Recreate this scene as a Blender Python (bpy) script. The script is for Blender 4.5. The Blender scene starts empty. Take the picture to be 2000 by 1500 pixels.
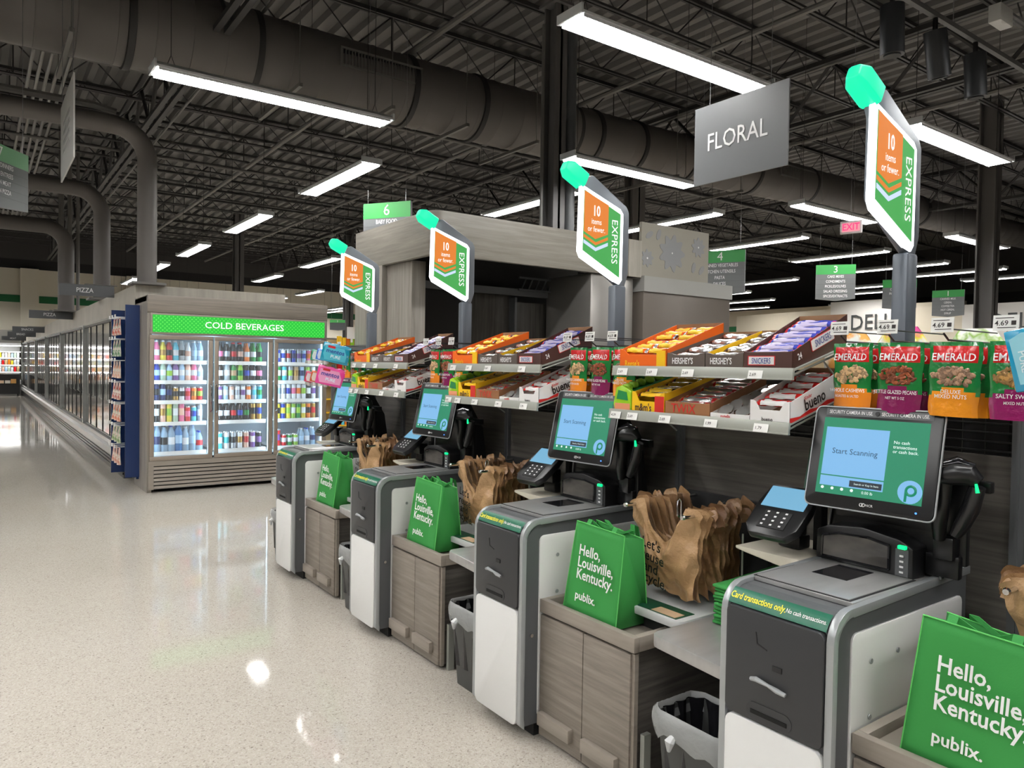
import bpy, bmesh, math, random
from math import sin, cos, pi, radians
from mathutils import Vector as V, Matrix as M4
random.seed(7)
SC = bpy.context.scene
COL = SC.collection

# ---------------------------------------------------------------- camera
FPX = 1446.54
yaw, pitch, roll = radians(35.8943), radians(-1.44883), radians(0.92751)
fw = V((sin(yaw)*cos(pitch), cos(yaw)*cos(pitch), sin(pitch)))
rt = V((cos(yaw), -sin(yaw), 0)); up = rt.cross(fw)
r2 = rt*cos(roll)+up*sin(roll); u2 = -rt*sin(roll)+up*cos(roll)
cd = bpy.data.cameras.new('camera'); cam = bpy.data.objects.new('camera', cd); COL.objects.link(cam)
cd.sensor_width = 36; cd.lens = FPX/2000*36; cd.clip_start = .05; cd.clip_end = 200
mw = M4((r2, u2, -fw)).transposed().to_4x4(); mw.translation = V((0, 0, 1.6)); cam.matrix_world = mw
SC.camera = cam
# ---------------------------------------------------------------- world, exposure
w = bpy.data.worlds.new('world'); SC.world = w; w.use_nodes = True
w.node_tree.nodes['Background'].inputs[0].default_value = (1, .98, .95, 1)
w.node_tree.nodes['Background'].inputs[1].default_value = 0.05
SC.view_settings.view_transform = 'Standard'; SC.view_settings.look = 'None'
SC.view_settings.exposure = 0.42; SC.view_settings.gamma = 1; SC.view_settings.use_curve_mapping = False
SC.cycles.max_bounces = 6; SC.cycles.diffuse_bounces = 3; SC.cycles.glossy_bounces = 4; SC.cycles.transmission_bounces = 6
SC.cycles.transparent_max_bounces = 8; SC.cycles.caustics_reflective = False; SC.cycles.caustics_refractive = False
SC.cycles.sample_clamp_indirect = 4; SC.cycles.use_denoising = True
LAMP = 42.0          # radiance of a fluorescent diffuser

# ---------------------------------------------------------------- materials
MATS = {}
def mat(name, c, rough=.5, metal=0, emit=None, es=1, alpha=None, coat=0, spec=None, bump=None, trans=0, aniso=0):
    if name in MATS: return MATS[name]
    m = bpy.data.materials.new(name); m.use_nodes = True
    b = m.node_tree.nodes['Principled BSDF']
    b.inputs['Base Color'].default_value = (*c, 1); b.inputs['Roughness'].default_value = rough
    b.inputs['Metallic'].default_value = metal
    if emit: b.inputs['Emission Color'].default_value = (*emit, 1); b.inputs['Emission Strength'].default_value = es
    if alpha is not None: b.inputs['Alpha'].default_value = alpha
    if coat: b.inputs['Coat Weight'].default_value = coat; b.inputs['Coat Roughness'].default_value = .08
    if spec is not None: b.inputs['Specular IOR Level'].default_value = spec
    if trans: b.inputs['Transmission Weight'].default_value = trans; b.inputs['IOR'].default_value = 1.3
    if bump:
        n = m.node_tree.nodes; l = m.node_tree.links
        tc = n.new('ShaderNodeTexCoord'); t = n.new('ShaderNodeTexNoise'); t.inputs['Scale'].default_value = bump[0]; t.inputs['Detail'].default_value = 4
        bp = n.new('ShaderNodeBump'); bp.inputs['Strength'].default_value = bump[1]; bp.inputs['Distance'].default_value = bump[2] if len(bump) > 2 else .01
        l.new(tc.outputs['Object'], t.inputs['Vector']); l.new(t.outputs['Fac'], bp.inputs['Height']); l.new(bp.outputs['Normal'], b.inputs['Normal'])
    MATS[name] = m; return m
def srgb(r, g, b):
    return tuple((x/255/12.92 if x/255 <= .04045 else ((x/255+.055)/1.055)**2.4) for x in (r, g, b))
def ramp(m, fac, stops):
    r = m.node_tree.nodes.new('ShaderNodeValToRGB'); cr = r.color_ramp
    while len(cr.elements) < len(stops): cr.elements.new(.5)
    for e, (p, c) in zip(cr.elements, stops): e.position = p; e.color = (*c, 1)
    m.node_tree.links.new(fac, r.inputs['Fac']); return r
def woodmat(name, c1, c2, scale=(3, 3, 60), rough=.45):
    m = mat(name, c1, rough); n = m.node_tree.nodes; l = m.node_tree.links
    tc = n.new('ShaderNodeTexCoord'); mp = n.new('ShaderNodeMapping'); mp.inputs['Scale'].default_value = scale
    t = n.new('ShaderNodeTexNoise'); t.inputs['Scale'].default_value = 1; t.inputs['Detail'].default_value = 6; t.inputs['Roughness'].default_value = .62
    t.inputs['Distortion'].default_value = .35
    l.new(tc.outputs['Object'], mp.inputs['Vector']); l.new(mp.outputs['Vector'], t.inputs['Vector'])
    r = ramp(m, t.outputs['Fac'], [(.3, c1), (.7, c2)])
    l.new(r.outputs['Color'], n['Principled BSDF'].inputs['Base Color']); return m
def facmat(name, base, stops, rough, kind='noise', scale=4, detail=3, mapping=(1, 1, 1), metal=0, rr=None):
    m = mat(name, base, rough, metal); n = m.node_tree.nodes; l = m.node_tree.links
    tc = n.new('ShaderNodeTexCoord'); mp = n.new('ShaderNodeMapping'); mp.inputs['Scale'].default_value = mapping
    t = n.new('ShaderNodeTexNoise'); t.inputs['Scale'].default_value = scale; t.inputs['Detail'].default_value = detail
    l.new(tc.outputs['Object'], mp.inputs['Vector']); l.new(mp.outputs['Vector'], t.inputs['Vector'])
    r = ramp(m, t.outputs['Fac'], stops); l.new(r.outputs['Color'], n['Principled BSDF'].inputs['Base Color'])
    if rr:
        q = n.new('ShaderNodeMapRange'); q.inputs[3].default_value = rr[0]; q.inputs[4].default_value = rr[1]
        l.new(t.outputs['Fac'], q.inputs[0]); l.new(q.outputs[0], n['Principled BSDF'].inputs['Roughness'])
    return m
black = mat('black_plastic', (.008, .008, .009), .32)
mblack = mat('matte_black', (.012, .012, .013), .6)
dgrey = mat('dark_grey_metal', srgb(86, 88, 90), .42)
panelgrey = mat('charcoal_panel', srgb(50, 51, 53), .42)
silver = mat('silver_plastic', srgb(168, 172, 174), .3, .4)
white = mat('white_panel', srgb(228, 228, 226), .35)
steel = facmat('brushed_steel', (.4, .4, .4), [(.3, (.46, .46, .455)), (.7, (.54, .535, .53))], .3, scale=3, detail=3, mapping=(1, 6, 1), metal=.6, rr=(.26, .36))
chrome = mat('chrome', (.7, .7, .7), .12, 1)
whitel = mat('white_lettering', srgb(240, 240, 240), .5)
greybase = mat('shelf_grey', srgb(165, 168, 160), .4, .2)
glass = mat('clear_glass', (1, 1, 1), .02, alpha=.08)
W_LIGHT = woodmat('ash_laminate', srgb(112, 104, 96), srgb(146, 137, 127), (1.5, 2.5, 42))
W_TRIM = woodmat('ash_trim', srgb(134, 126, 117), srgb(152, 143, 133), (1.5, 2.5, 30))
W_DARK = woodmat('dark_laminate', srgb(72, 69, 65), srgb(112, 107, 101), (2, 1.6, 42))
W_VERT = woodmat('ash_laminate_vertical', srgb(120, 115, 107), srgb(160, 154, 146), (22, 22, 1.2))
BEIGE = mat('beige_paint', srgb(226, 219, 202), .75)
LGREEN = mat('sign_green', srgb(52, 150, 72), .5)
SGREY = mat('sign_grey', srgb(104, 107, 108), .5)
def emis(name, c, s): return mat(name, (0, 0, 0), .5, emit=c, es=s)

# ---------------------------------------------------------------- mesh helper
ORG = {}
def org(p):
    o = V((0, 0, 0))
    while p is not None:
        o += V(p.location); p = p.parent
    return o
class MB:
    def __init__(s): s.v = []; s.f = []; s.mi = []; s.k = 0; s.T = None
    def mat(s, k): s.k = k; return s
    def frame(s, o, r, u):
        r = V(r).normalized(); n = r.cross(V(u)).normalized(); u = n.cross(r); m = M4((r, u, n)).transposed().to_4x4(); m.translation = V(o); s.T = m; return s
    def noframe(s): s.T = None; return s
    def add(s, vs, fs):
        b = len(s.v)
        for p in vs:
            p = V(p); s.v.append(s.T @ p if s.T else p)
        for f in fs: s.f.append([b+i for i in f]); s.mi.append(s.k)
        return s
    def box(s, x0, x1, y0, y1, z0, z1, tx=0, ty=0):
        # tx, ty: inset of the top in x and y
        return s.add([(x0, y0, z0), (x1, y0, z0), (x1, y1, z0), (x0, y1, z0), (x0+tx, y0+ty, z1), (x1-tx, y0+ty, z1), (x1-tx, y1-ty, z1), (x0+tx, y1-ty, z1)],
                     [(0, 3, 2, 1), (4, 5, 6, 7), (0, 1, 5, 4), (1, 2, 6, 5), (2, 3, 7, 6), (3, 0, 4, 7)])
    def prism(s, poly, ax, a, b):
        def P(p, t): return (t, p[0], p[1]) if ax == 'X' else ((p[0], t, p[1]) if ax == 'Y' else (p[0], p[1], t))
        n = len(poly)
        return s.add([P(p, a) for p in poly]+[P(p, b) for p in poly], [tuple(range(n))[::-1], tuple(range(n, 2*n))]+[(i, (i+1) % n, n+(i+1) % n, n+i) for i in range(n)])
    def tube(s, pts, r, n=8, closed=False):
        pts = [V(p) for p in pts]; R = r if isinstance(r, (list, tuple)) else [r]*len(pts); rings = []; pv = None
        for i, p in enumerate(pts):
            d = (pts[min(i+1, len(pts)-1)]-pts[max(i-1, 0)]).normalized()
            a = V((0, 0, 1)) if abs(d.z) < .9 else V((1, 0, 0))
            if pv is not None and (pv-d*pv.dot(d)).length > .01: x = (pv-d*pv.dot(d)).normalized()
            else: x = d.cross(a).normalized()
            pv = x; y = d.cross(x)
            rings.append([p+(x*cos(2*pi*k/n)+y*sin(2*pi*k/n))*R[i] for k in range(n)])
        vs = [q for g in rings for q in g]; fs = []
        for i in range(len(pts)-1):
            for k in range(n): fs.append((i*n+k, i*n+(k+1) % n, (i+1)*n+(k+1) % n, (i+1)*n+k))
        fs.append(tuple(range(n))[::-1]); fs.append(tuple(range((len(pts)-1)*n, len(pts)*n)))
        return s.add(vs, fs)
    def lathe(s, prof, c=(0, 0, 0), n=12):
        vs = []; fs = []; m = len(prof)
        for k in range(n):
            a = 2*pi*k/n
            for r, z in prof: vs.append((c[0]+r*cos(a), c[1]+r*sin(a), c[2]+z))
        for k in range(n):
            for i in range(m-1):
                j = (k+1) % n; fs.append((k*m+i, j*m+i, j*m+i+1, k*m+i+1))
        if prof[0][0] > 1e-5: fs.append(tuple(k*m for k in range(n))[::-1])
        if prof[-1][0] > 1e-5: fs.append(tuple(k*m+m-1 for k in range(n)))
        return s.add(vs, fs)
    def quad(s, *p): return s.add(p, [tuple(range(len(p)))])
    def grid(s, fn, nu, nv):
        vs = [fn(i/nu, j/nv) for j in range(nv+1) for i in range(nu+1)]
        return s.add(vs, [(j*(nu+1)+i, j*(nu+1)+i+1, (j+1)*(nu+1)+i+1, (j+1)*(nu+1)+i) for j in range(nv) for i in range(nu)])
    def build(s, name, mats, parent=None, bevel=0, smooth=False, solid=0, seg=2, loc=None):
        if not isinstance(mats, (list, tuple)): mats = [mats]
        me = bpy.data.meshes.new(name)
        o = org(parent) if loc is None else V(loc)
        me.from_pydata([p-o for p in s.v], [], s.f)
        for m in mats: me.materials.append(m)
        for p, k in zip(me.polygons, s.mi): p.material_index = min(k, len(mats)-1)
        bm = bmesh.new(); bm.from_mesh(me); bmesh.ops.recalc_face_normals(bm, faces=bm.faces)
        if bevel:
            es = [e for e in bm.edges if len(e.link_faces) == 2 and e.calc_face_angle(0) > .6]
            bmesh.ops.bevel(bm, geom=es, offset=bevel, segments=seg, affect='EDGES', profile=.5, clamp_overlap=True)
        bm.to_mesh(me); bm.free()
        if smooth or bevel:
            me.polygons.foreach_set('use_smooth', [True]*len(me.polygons)); me.set_sharp_from_angle(angle=radians(38))
        ob = bpy.data.objects.new(name, me); COL.objects.link(ob)
        if parent is not None: ob.parent = parent
        elif loc is not None: ob.location = loc
        if solid:
            q = ob.modifiers.new('solid', 'SOLIDIFY'); q.thickness = solid; q.offset = 0
        return ob
def tag(o, label=None, cat=None, group=None, kind=None):
    if label: o['label'] = label
    if cat: o['category'] = cat
    if group: o['group'] = group
    if kind: o['kind'] = kind
    return o
def thing(name, label, cat, loc=(0, 0, 0), rot=None, group=None):
    o = bpy.data.objects.new(name, None); COL.objects.link(o); o.location = loc; o.empty_display_size = .1
    if rot: o.rotation_euler = rot
    return tag(o, label, cat, group)
def struct(name, mb, m, **k): return tag(mb.build(name, m, **k), kind='structure')
def kids(o): return [c for c in KID.get(o, [])]
def copy_tree(o, par=None, children=None):
    children = children if children is not None else cmap()
    c = o.copy(); COL.objects.link(c)
    if par is not None: c.parent = par
    for ch in children.get(o.name, []): copy_tree(ch, c, children)
    return c
def cmap():
    d = {}
    for x in bpy.data.objects:
        if x.parent: d.setdefault(x.parent.name, []).append(x)
    return d
TXT = {}
def textmesh(s, m, align, bold, ls):
    k = (s, m.name, align, bold, ls)
    if k in TXT: return TXT[k]
    cu = bpy.data.curves.new('lettering', 'FONT'); cu.body = s; cu.size = 1; cu.align_x = align; cu.align_y = 'CENTER'; cu.resolution_u = 2; cu.offset = min(bold, .018 if not set('MWAVN') & set(s) else .005); cu.space_line = ls
    o = bpy.data.objects.new('tmp', cu); COL.objects.link(o)
    dg = bpy.context.evaluated_depsgraph_get(); me = bpy.data.meshes.new_from_object(o.evaluated_get(dg)); me.name = 'lettering'
    bpy.data.objects.remove(o); me.materials.clear(); me.materials.append(m); TXT[k] = me; return me
def text(s, parent, o, r, u, size, m, name='lettering', align='CENTER', sx=1, bold=0, ls=1, local=False):
    me = textmesh(s, m, align, bold, ls)
    r = V(r).normalized(); n = r.cross(V(u)).normalized(); u = n.cross(r)
    mt = M4((r*size*sx, u*size, n*size)).transposed().to_4x4(); mt.translation = V(o)-(V((0, 0, 0)) if local else org(parent))
    ob = bpy.data.objects.new(name, me); COL.objects.link(ob); ob.parent = parent; ob.matrix_local = mt; return ob
ORD = ['first', 'second', 'third', 'fourth', 'fifth', 'sixth', 'seventh', 'eighth', 'ninth', 'tenth', 'eleventh', 'twelfth']
def rrect(x0, x1, z0, z1, r, n=4):
    p = []
    for cx, cz, a in ((x1-r, z0+r, -90), (x1-r, z1-r, 0), (x0+r, z1-r, 90), (x0+r, z0+r, 180)):
        for i in range(n+1): t = radians(a+90*i/n); p.append((cx+r*cos(t), cz+r*sin(t)))
    return p
# ---------------------------------------------------------------- room shell
XA, XB, YA, YB, ZT = -18., 36., -12., 40., 7.3
def terrazzo():
    m = mat('polished_terrazzo', srgb(196, 188, 178), .06, spec=.22); n = m.node_tree.nodes; l = m.node_tree.links; b = n['Principled BSDF']
    tc = n.new('ShaderNodeTexCoord')
    v = n.new('ShaderNodeTexVoronoi'); v.inputs['Scale'].default_value = 170; l.new(tc.outputs['Object'], v.inputs['Vector'])
    r = ramp(m, v.outputs['Color'], [(.0, srgb(140, 132, 122)), (.13, srgb(180, 172, 162)), (.3, srgb(196, 189, 179)), (.75, srgb(204, 198, 189)), (1, srgb(218, 213, 206))])
    t = n.new('ShaderNodeTexNoise'); t.inputs['Scale'].default_value = 60; t.inputs['Detail'].default_value = 3; l.new(tc.outputs['Object'], t.inputs['Vector'])
    r3 = ramp(m, t.outputs['Fac'], [(.24, srgb(120, 112, 104)), (.36, (1, 1, 1))])
    t2 = n.new('ShaderNodeTexNoise'); t2.inputs['Scale'].default_value = .6; t2.inputs['Detail'].default_value = 3; l.new(tc.outputs['Object'], t2.inputs['Vector'])
    r2_ = ramp(m, t2.outputs['Fac'], [(.3, (.78, .77, .75)), (.7, (.84, .84, .83))])
    x = n.new('ShaderNodeMix'); x.data_type = 'RGBA'; x.blend_type = 'MULTIPLY'; x.inputs[0].default_value = 1
    l.new(r.outputs['Color'], x.inputs[6]); l.new(r2_.outputs['Color'], x.inputs[7])
    y = n.new('ShaderNodeMix'); y.data_type = 'RGBA'; y.blend_type = 'MULTIPLY'; y.inputs[0].default_value = .8
    l.new(x.outputs[2], y.inputs[6]); l.new(r3.outputs['Color'], y.inputs[7])
    l.new(y.outputs[2], b.inputs['Base Color'])
    t3 = n.new('ShaderNodeTexNoise'); t3.inputs['Scale'].default_value = 2.2; t3.inputs['Detail'].default_value = 2; l.new(tc.outputs['Object'], t3.inputs['Vector'])
    bp = n.new('ShaderNodeBump'); bp.inputs['Strength'].default_value = .02; bp.inputs['Distance'].default_value = .02
    l.new(t3.outputs['Fac'], bp.inputs['Height']); l.new(bp.outputs['Normal'], b.inputs['Normal'])
    return m
struct('floor', MB().quad((XA, YA, 0), (XB, YA, 0), (XB, YB, 0), (XA, YB, 0)), terrazzo())
deck = mat('roof_deck_paint', srgb(106, 104, 102), .6)
m = MB(); x = XA; P = .32; pr_ = []
while x < XB:
    pr_ += [(x, ZT), (x+.12, ZT), (x+.16, ZT+.09), (x+.28, ZT+.09)]; x += P
vs = [(a, YA, b) for a, b in pr_]+[(a, YB, b) for a, b in pr_]; n = len(pr_)
m.add(vs, [(i, i+1, n+i+1, n+i) for i in range(n-1)]); struct('ceiling', m, deck)
wup = mat('dark_upper_wall', srgb(62, 60, 60), .7)
bk = mat('black_band_paint', srgb(26, 26, 27), .7)
def wall(name, ax, c, a, b, zs, mats):
    m = MB()
    for i, (z0, z1) in enumerate(zs):
        m.mat(i)
        if ax == 'Y': m.box(a, b, c, c+.15, z0, z1)
        else: m.box(c, c+.15, a, b, z0, z1)
    return struct(name, m, mats)
wall('wall_back', 'Y', YB, XA, XB, [(0, 5.58), (5.58, 6.0), (6.0, ZT+.1)], [BEIGE, bk, wup])
wall('wall_right', 'X', XB, YA, YB, [(0, 4.6), (4.6, 5.1), (5.1, ZT+.1)], [BEIGE, bk, wup])
wall('wall_left', 'X', XA-.15, YA, YB, [(0, 4.6), (4.6, 5.1), (5.1, ZT+.1)], [BEIGE, bk, wup])
wall('wall_front', 'Y', YA-.15, XA, XB, [(0, 4.6), (4.6, 5.1), (5.1, ZT+.1)], [BEIGE, bk, wup])
gr = mat('green_stripe_paint', srgb(24, 104, 58), .6)
struct('trim_1', MB().box(XA, XB, YB-.02, YB-.001, 4.07, 4.39), gr)
struct('trim_2', MB().box(XB-.02, XB-.001, YA, YB, 3.3, 3.6), gr)
# wall joints and pilasters on the back wall
for i, x in enumerate((-3.4, 1.95, 6.2)):
    struct('trim_%d' % (3+i), MB().box(x-.35, x+.35, YB-.3, YB-.02, 0, 5.58), BEIGE)
# bar joists (run along X)
jm = mat('joist_paint', srgb(50, 49, 49), .55)
m = MB(); z0, z1 = 6.62, 7.22; XJ0, XJ1 = -10, 34; pn = .62
for dy in (-.035, .035):
    m.box(XJ0, XJ1, dy-.02, dy+.02, z0, z0+.035); m.box(XJ0, XJ1, dy-.02, dy+.02, z1, z1+.06)
k = 0; x = XJ0
while x < XJ1-pn:
    a, b = (z0+.02, z1+.02) if k % 2 == 0 else (z1+.02, z0+.02)
    m.tube([(x, 0, a), (x+pn, 0, b)], .012, 4); k += 1
    if k % 4 == 1: m.tube([(x+pn, 0, z0), (x+pn, 0, z1)], .012, 4)
    x += pn
j0 = m.build('ceiling_beam', jm, loc=(0, 0, 0)); ys = [1.2+1.65*i for i in range(24)]
for i, y in enumerate(ys):
    o = j0 if i == 0 else j0.copy()
    if i: COL.objects.link(o)
    o.location = (0, y, 0); tag(o, kind='structure')
# girders (run along Y) and columns
m = MB()
for dx in (-.07, .07):
    m.box(dx-.04, dx+.04, -8, 39, 5.95, 6.02); m.box(dx-.04, dx+.04, -8, 39, 6.9, 6.98)
y = -8; k = 0
while y < 38:
    a, b = (6.0, 6.92) if k % 2 == 0 else (6.92, 6.0)
    m.tube([(0, y, a), (0, y+.9, b)], .035, 4); k += 1; y += .9
g0 = m.build('ceiling_beam', jm, loc=(0, 0, 0))
for i, x in enumerate((2.2, 12., 21.)):
    o = g0 if i == 0 else g0.copy()
    if i: COL.objects.link(o)
    o.location = (x+.45 if i == 0 else x, 0, 0); tag(o, kind='structure')
# long conduits and rails hung under the joists, along Y and along X
cm = mat('conduit_paint', srgb(104, 102, 99), .45)
def cond(pts, r, cat='pipe', lab='', name='conduit'):
    return tag(MB().tube(pts, r, 8).build(name, cm, smooth=True), lab, cat)
cond([(5.6, 2, 6.54), (5.6, 38, 6.54)], .05, lab='long pale pipe running below the joists between the two rows of hanging lights')
cond([(3.3, 3, 6.54), (3.3, 36, 6.54)], .025, lab='thin pale conduit below the joists left of the long pale pipe')
cond([(9.0, 0, 6.4), (9.0, 38, 6.4)], .045, lab='pale pipe under the joists behind the tall dark column')
cond([(14.5, 0, 6.54), (14.5, 38, 6.54)], .05, lab='pale pipe under the joists above the number three aisle sign')
cond([(11.2, 0, 6.54), (11.2, 38, 6.54)], .02, lab='thin conduit under the joists right of the tall dark column')
for i in range(5):
    cond([(.75+.13*i, 8, 6.54), (.75+.13*i, 34, 6.54)], .03, lab='thin pipe, %s from the big elbow ducts in a rank of five' % ORD[4-i])
cond([(-6, 13.5, 6.3), (30, 13.5, 6.3)], .03, lab='thin pipe crossing behind the big round duct')
cond([(-6, 18.9, 6.3), (30, 18.9, 6.3)], .035, lab='thin pipe crossing the ceiling above the beverage cooler')
cond([(2, 3.2, 6.3), (30, 3.2, 6.3)], .03, lab='thin pipe crossing the ceiling above the hanging floral sign')
# columns
colm = mat('column_paint', srgb(98, 96, 95), .5)
def column(x, y, wx, wy, lab, pipe=False):
    t = thing('steel_column', lab, 'column', (x, y, 0)); t['kind'] = 'structure'
    MB().box(x-wx, x+wx, y-wy, y-wy+.03, 0, 6.9).box(x-wx, x+wx, y+wy-.03, y+wy, 0, 6.9).box(x-.02, x+.02, y-wy, y+wy, 0, 6.9).box(x-wx-.06, x+wx+.06, y-wy-.06, y+wy+.06, 6.86, 6.9).build('column_shaft', colm, t)
    if pipe:
        MB().tube([(x+.2, y-.14, 0), (x+.2, y-.14, 6.5)], .075, 12).build('downpipe', dgrey, t, smooth=True)
        MB().tube([(x-.3, y-.1, 0), (x-.3, y-.1, 6.5)], .025, 8).build('conduit', cm, t, smooth=True)
    return t
column(6.92, 8.6, .11, .14, 'tall column with a round downpipe beside it, rising behind the wood booth', True)
column(12.0, 12.0, .19, .15, 'dark wide-flange column rising behind the flower-patterned booth panel')
column(12.0, 27.8, .16, .16, 'dark column in front of the far back wall, behind the farthest express sign')
column(7.65, 27.5, .16, .16, 'dark column rising behind the beverage cooler')
column(16.0, 6.35, .14, .16, 'dark column beside the number one aisle sign')

# ---------------------------------------------------------------- ducts
ductm = mat('duct_paint', srgb(98, 94, 91), .5, bump=(3, .1))
def duct_run(parent, name, segs, step=.42):
    m = MB()
    for (xa, xb, ya, yb, za, zb, ra, rb) in segs:
        n = max(2, int(abs(xb-xa)/step)); pts = []; R = []
        for i in range(n+1):
            t = i/n; c = V((xa+(xb-xa)*t, ya+(yb-ya)*t, za+(zb-za)*t)); r = ra+(rb-ra)*t
            if 0 < i < n: pts += [c-V((.012, 0, 0)), c, c+V((.012, 0, 0))]; R += [r, r+.008, r]
            else: pts.append(c); R.append(r)
        m.tube(pts, R, 36)
    return m.build(name, ductm, parent, smooth=True)
D = thing('round_duct', 'huge grey spiral air duct crossing the whole ceiling', 'air duct', (0, 11, 6))
segs = [(-6, 3.2, 10.9, 10.95, 5.98, 6.02, .60, .57), (3.2, 9.0, 10.95, 10.85, 6.02, 6.0, .55, .53), (9.0, 16, 10.85, 10.4, 6.0, 6.0, .50, .44), (16, 34, 10.4, 9.6, 6.0, 6.1, .42, .36)]
duct_run(D, 'duct_pipe', segs)
for x in (-.4, 1.6, 3.2, 5.6, 6.9, 9.0, 9.5, 10.6, 12.0, 14, 16, 18.5, 21, 24):
    for s in segs:
        if s[0] <= x < s[1]:
            t = (x-s[0])/(s[1]-s[0]); r = s[6]+(s[7]-s[6])*t+.03; y = s[2]+(s[3]-s[2])*t; z = s[4]+(s[5]-s[4])*t
            MB().tube([(x-.05, y, z), (x-.04, y, z), (x+.04, y, z), (x+.05, y, z)], [r-.03, r, r, r-.03], 36).build('flange', mat('flange_paint', srgb(44, 43, 43), .6), D, smooth=True)
for x in (.9, 3.6, 5.0, 6.3, 7.7, 11.2, 13.2):
    MB().box(x-.025, x+.025, 10.0, 11.8, 5.36, 5.41).tube([(x, 10.05, 5.4), (x, 10.05, 6.7)], .008, 5).tube([(x, 11.75, 5.4), (x, 11.75, 6.7)], .008, 5).build('hanger_rail', cm, D)
for x0 in (4.35, 14.6, 17.5):
    yy = 10.42 if x0 < 10 else (10.06 if x0 < 16 else 9.98)
    g = MB()
    for i in range(26): g.box(x0+i*.05, x0+i*.05+.014, yy-.05, yy+.1, 5.98, 6.2)
    gg = MB().box(x0-.03, x0+1.33, yy-.055, yy+.1, 6.2, 6.23).box(x0-.03, x0+1.33, yy-.055, yy+.1, 5.95, 5.98).box(x0-.03, x0, yy-.055, yy+.1, 5.98, 6.2).box(x0+1.3, x0+1.33, yy-.055, yy+.1, 5.98, 6.2).build('vent_frame', cm, D)
    MB().box(x0, x0+1.3, yy-.02, yy+.1, 5.98, 6.2).build('vent_backing', mblack, gg); g.build('vent_louver', cm, gg)
def elbow_duct(x, y, r, ztop, zb, lab):
    t = thing('elbow_duct', lab, 'air duct', (x, y, zb)); p = [(x, y, zb), (x, y, ztop-.35)]
    for i in range(1, 7): a = radians(15*i); p.append((x-.4+.4*cos(a), y, ztop-.4+.4*sin(a)))
    p.append((-12, y, ztop)); MB().tube(p, r, 24).build('duct_pipe', ductm, t, smooth=True)
    MB().box(x-r-.08, x+r+.08, y-r-.08, y+r+.08, zb, zb+.03).build('base_flange', cm, t)
    return t
elbow_duct(1.80, 10.62, .118, 4.56, 2.56, 'dark round duct elbow rising right behind the beverage cooler')
elbow_duct(1.68, 13.9, .125, 4.35, 2.56, 'dark round duct elbow, second one behind the beverage cooler')
elbow_duct(1.52, 18.0, .15, 4.3, 2.56, 'dark round duct elbow, third one along the freezer row')
for i, (x, y) in enumerate(((1.72, 21.6), (1.9, 21.6), (2.08, 21.6))):
    cond([(x, y, 2.5), (x, y, 7.32)], .06-.01*i, lab='dark vertical pipe rising from the freezer row, %s from the wall side' % ORD[i])
pm = mat('insulated_pipe', srgb(120, 118, 116), .6)
for i in range(4):
    y = 10.15+i*.13; x = .02-.1*i
    tag(MB().tube([(-8, y, 5.15), (x-.12, y, 5.15), (x-.03, y, 5.12), (x, y, 5.03), (x, y, 4.85)], .055, 10).build('insulated_pipe', pm, smooth=True), 'short grey insulated pipe bend under the big duct, %s from the aisle' % ORD[i], 'pipe')
cond([(-8, 10.7, 4.78), (1.2, 10.7, 4.78), (1.45, 10.7, 4.74)], .045, lab='thin pipe lying over the nearest elbow duct', name='pipe')

# ---------------------------------------------------------------- ceiling lights
diff = emis('lamp_diffuser', (1, .985, .96), LAMP)
hous = mat('lamp_housing', srgb(225, 228, 230), .4)
cab = mat('cable_black', (.02, .02, .02), .5)
def make_light():
    t = thing('strip_light', '', 'ceiling light', (0, 0, 0))
    MB().prism([(-.15, 0), (-.15, .02), (-.06, .075), (.06, .075), (.15, .02), (.15, 0), (.13, .0), (.05, .05), (-.05, .05), (-.13, .0)], 'X', -1.2, 1.2).box(-1.22, -1.2, -.15, .15, -.005, .07).box(1.2, 1.22, -.15, .15, -.005, .07).build('housing', hous, t)
    d = MB().box(-1.18, 1.18, -.125, .125, -.012, -.002); d.build('diffuser', diff, t)
    c = MB()
    for i in range(-19, 20): c.box(i*.06-.004, i*.06+.004, -.13, .13, -.022, -.013)
    c.box(-1.18, 1.18, -.134, -.128, -.022, 0).box(-1.18, 1.18, .128, .134, -.022, 0).build('louver', hous, t)
    for sx in (-1.05, 1.05):
        MB().tube([(sx, 0, .18), (sx, 0, 3.03)], .004, 5).tube([(sx-.04, 0, .07), (sx, 0, .18)], .003, 4).tube([(sx+.04, 0, .07), (sx, 0, .18)], .003, 4).build('hanging_cable', cab, t)
    return t
LX = [(2.55, 7.66, 'strip light hanging in front of the big duct above the beverage cooler'), (4.95, 4.48, 'strip light with visible louvers above the floral sign'), (7.42, 7.43, 'strip light behind the tallest downpipe column'),
      (9.5, 4.12, 'strip light right beside the nearest express sign'), (12.05, 7.15, 'strip light just above the red exit sign'), (16.8, 6.85, 'strip light right of the dark column over the deli'),
      (0.25, 4.4, ''), (-4.8, 4.4, ''), (-4.8, 8, ''), (2.3, .9, ''), (-2.3, .9, ''), (-2.3, -2.6, ''), (2.6, -2.6, ''), (7.2, .9, ''), (12, .9, ''), (7, -2.6, ''), (17, 1., ''), (-2.3, 7.8, ''), (-2.3, 4.4, ''), (-4.8, .9, ''), (-7, 2.6, ''), (-7, 6, ''), (-4.8, -2.6, ''), (.1, -2.6, '')]  # blank labels: unseen extra lamps, several added to brighten upright faces
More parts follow.
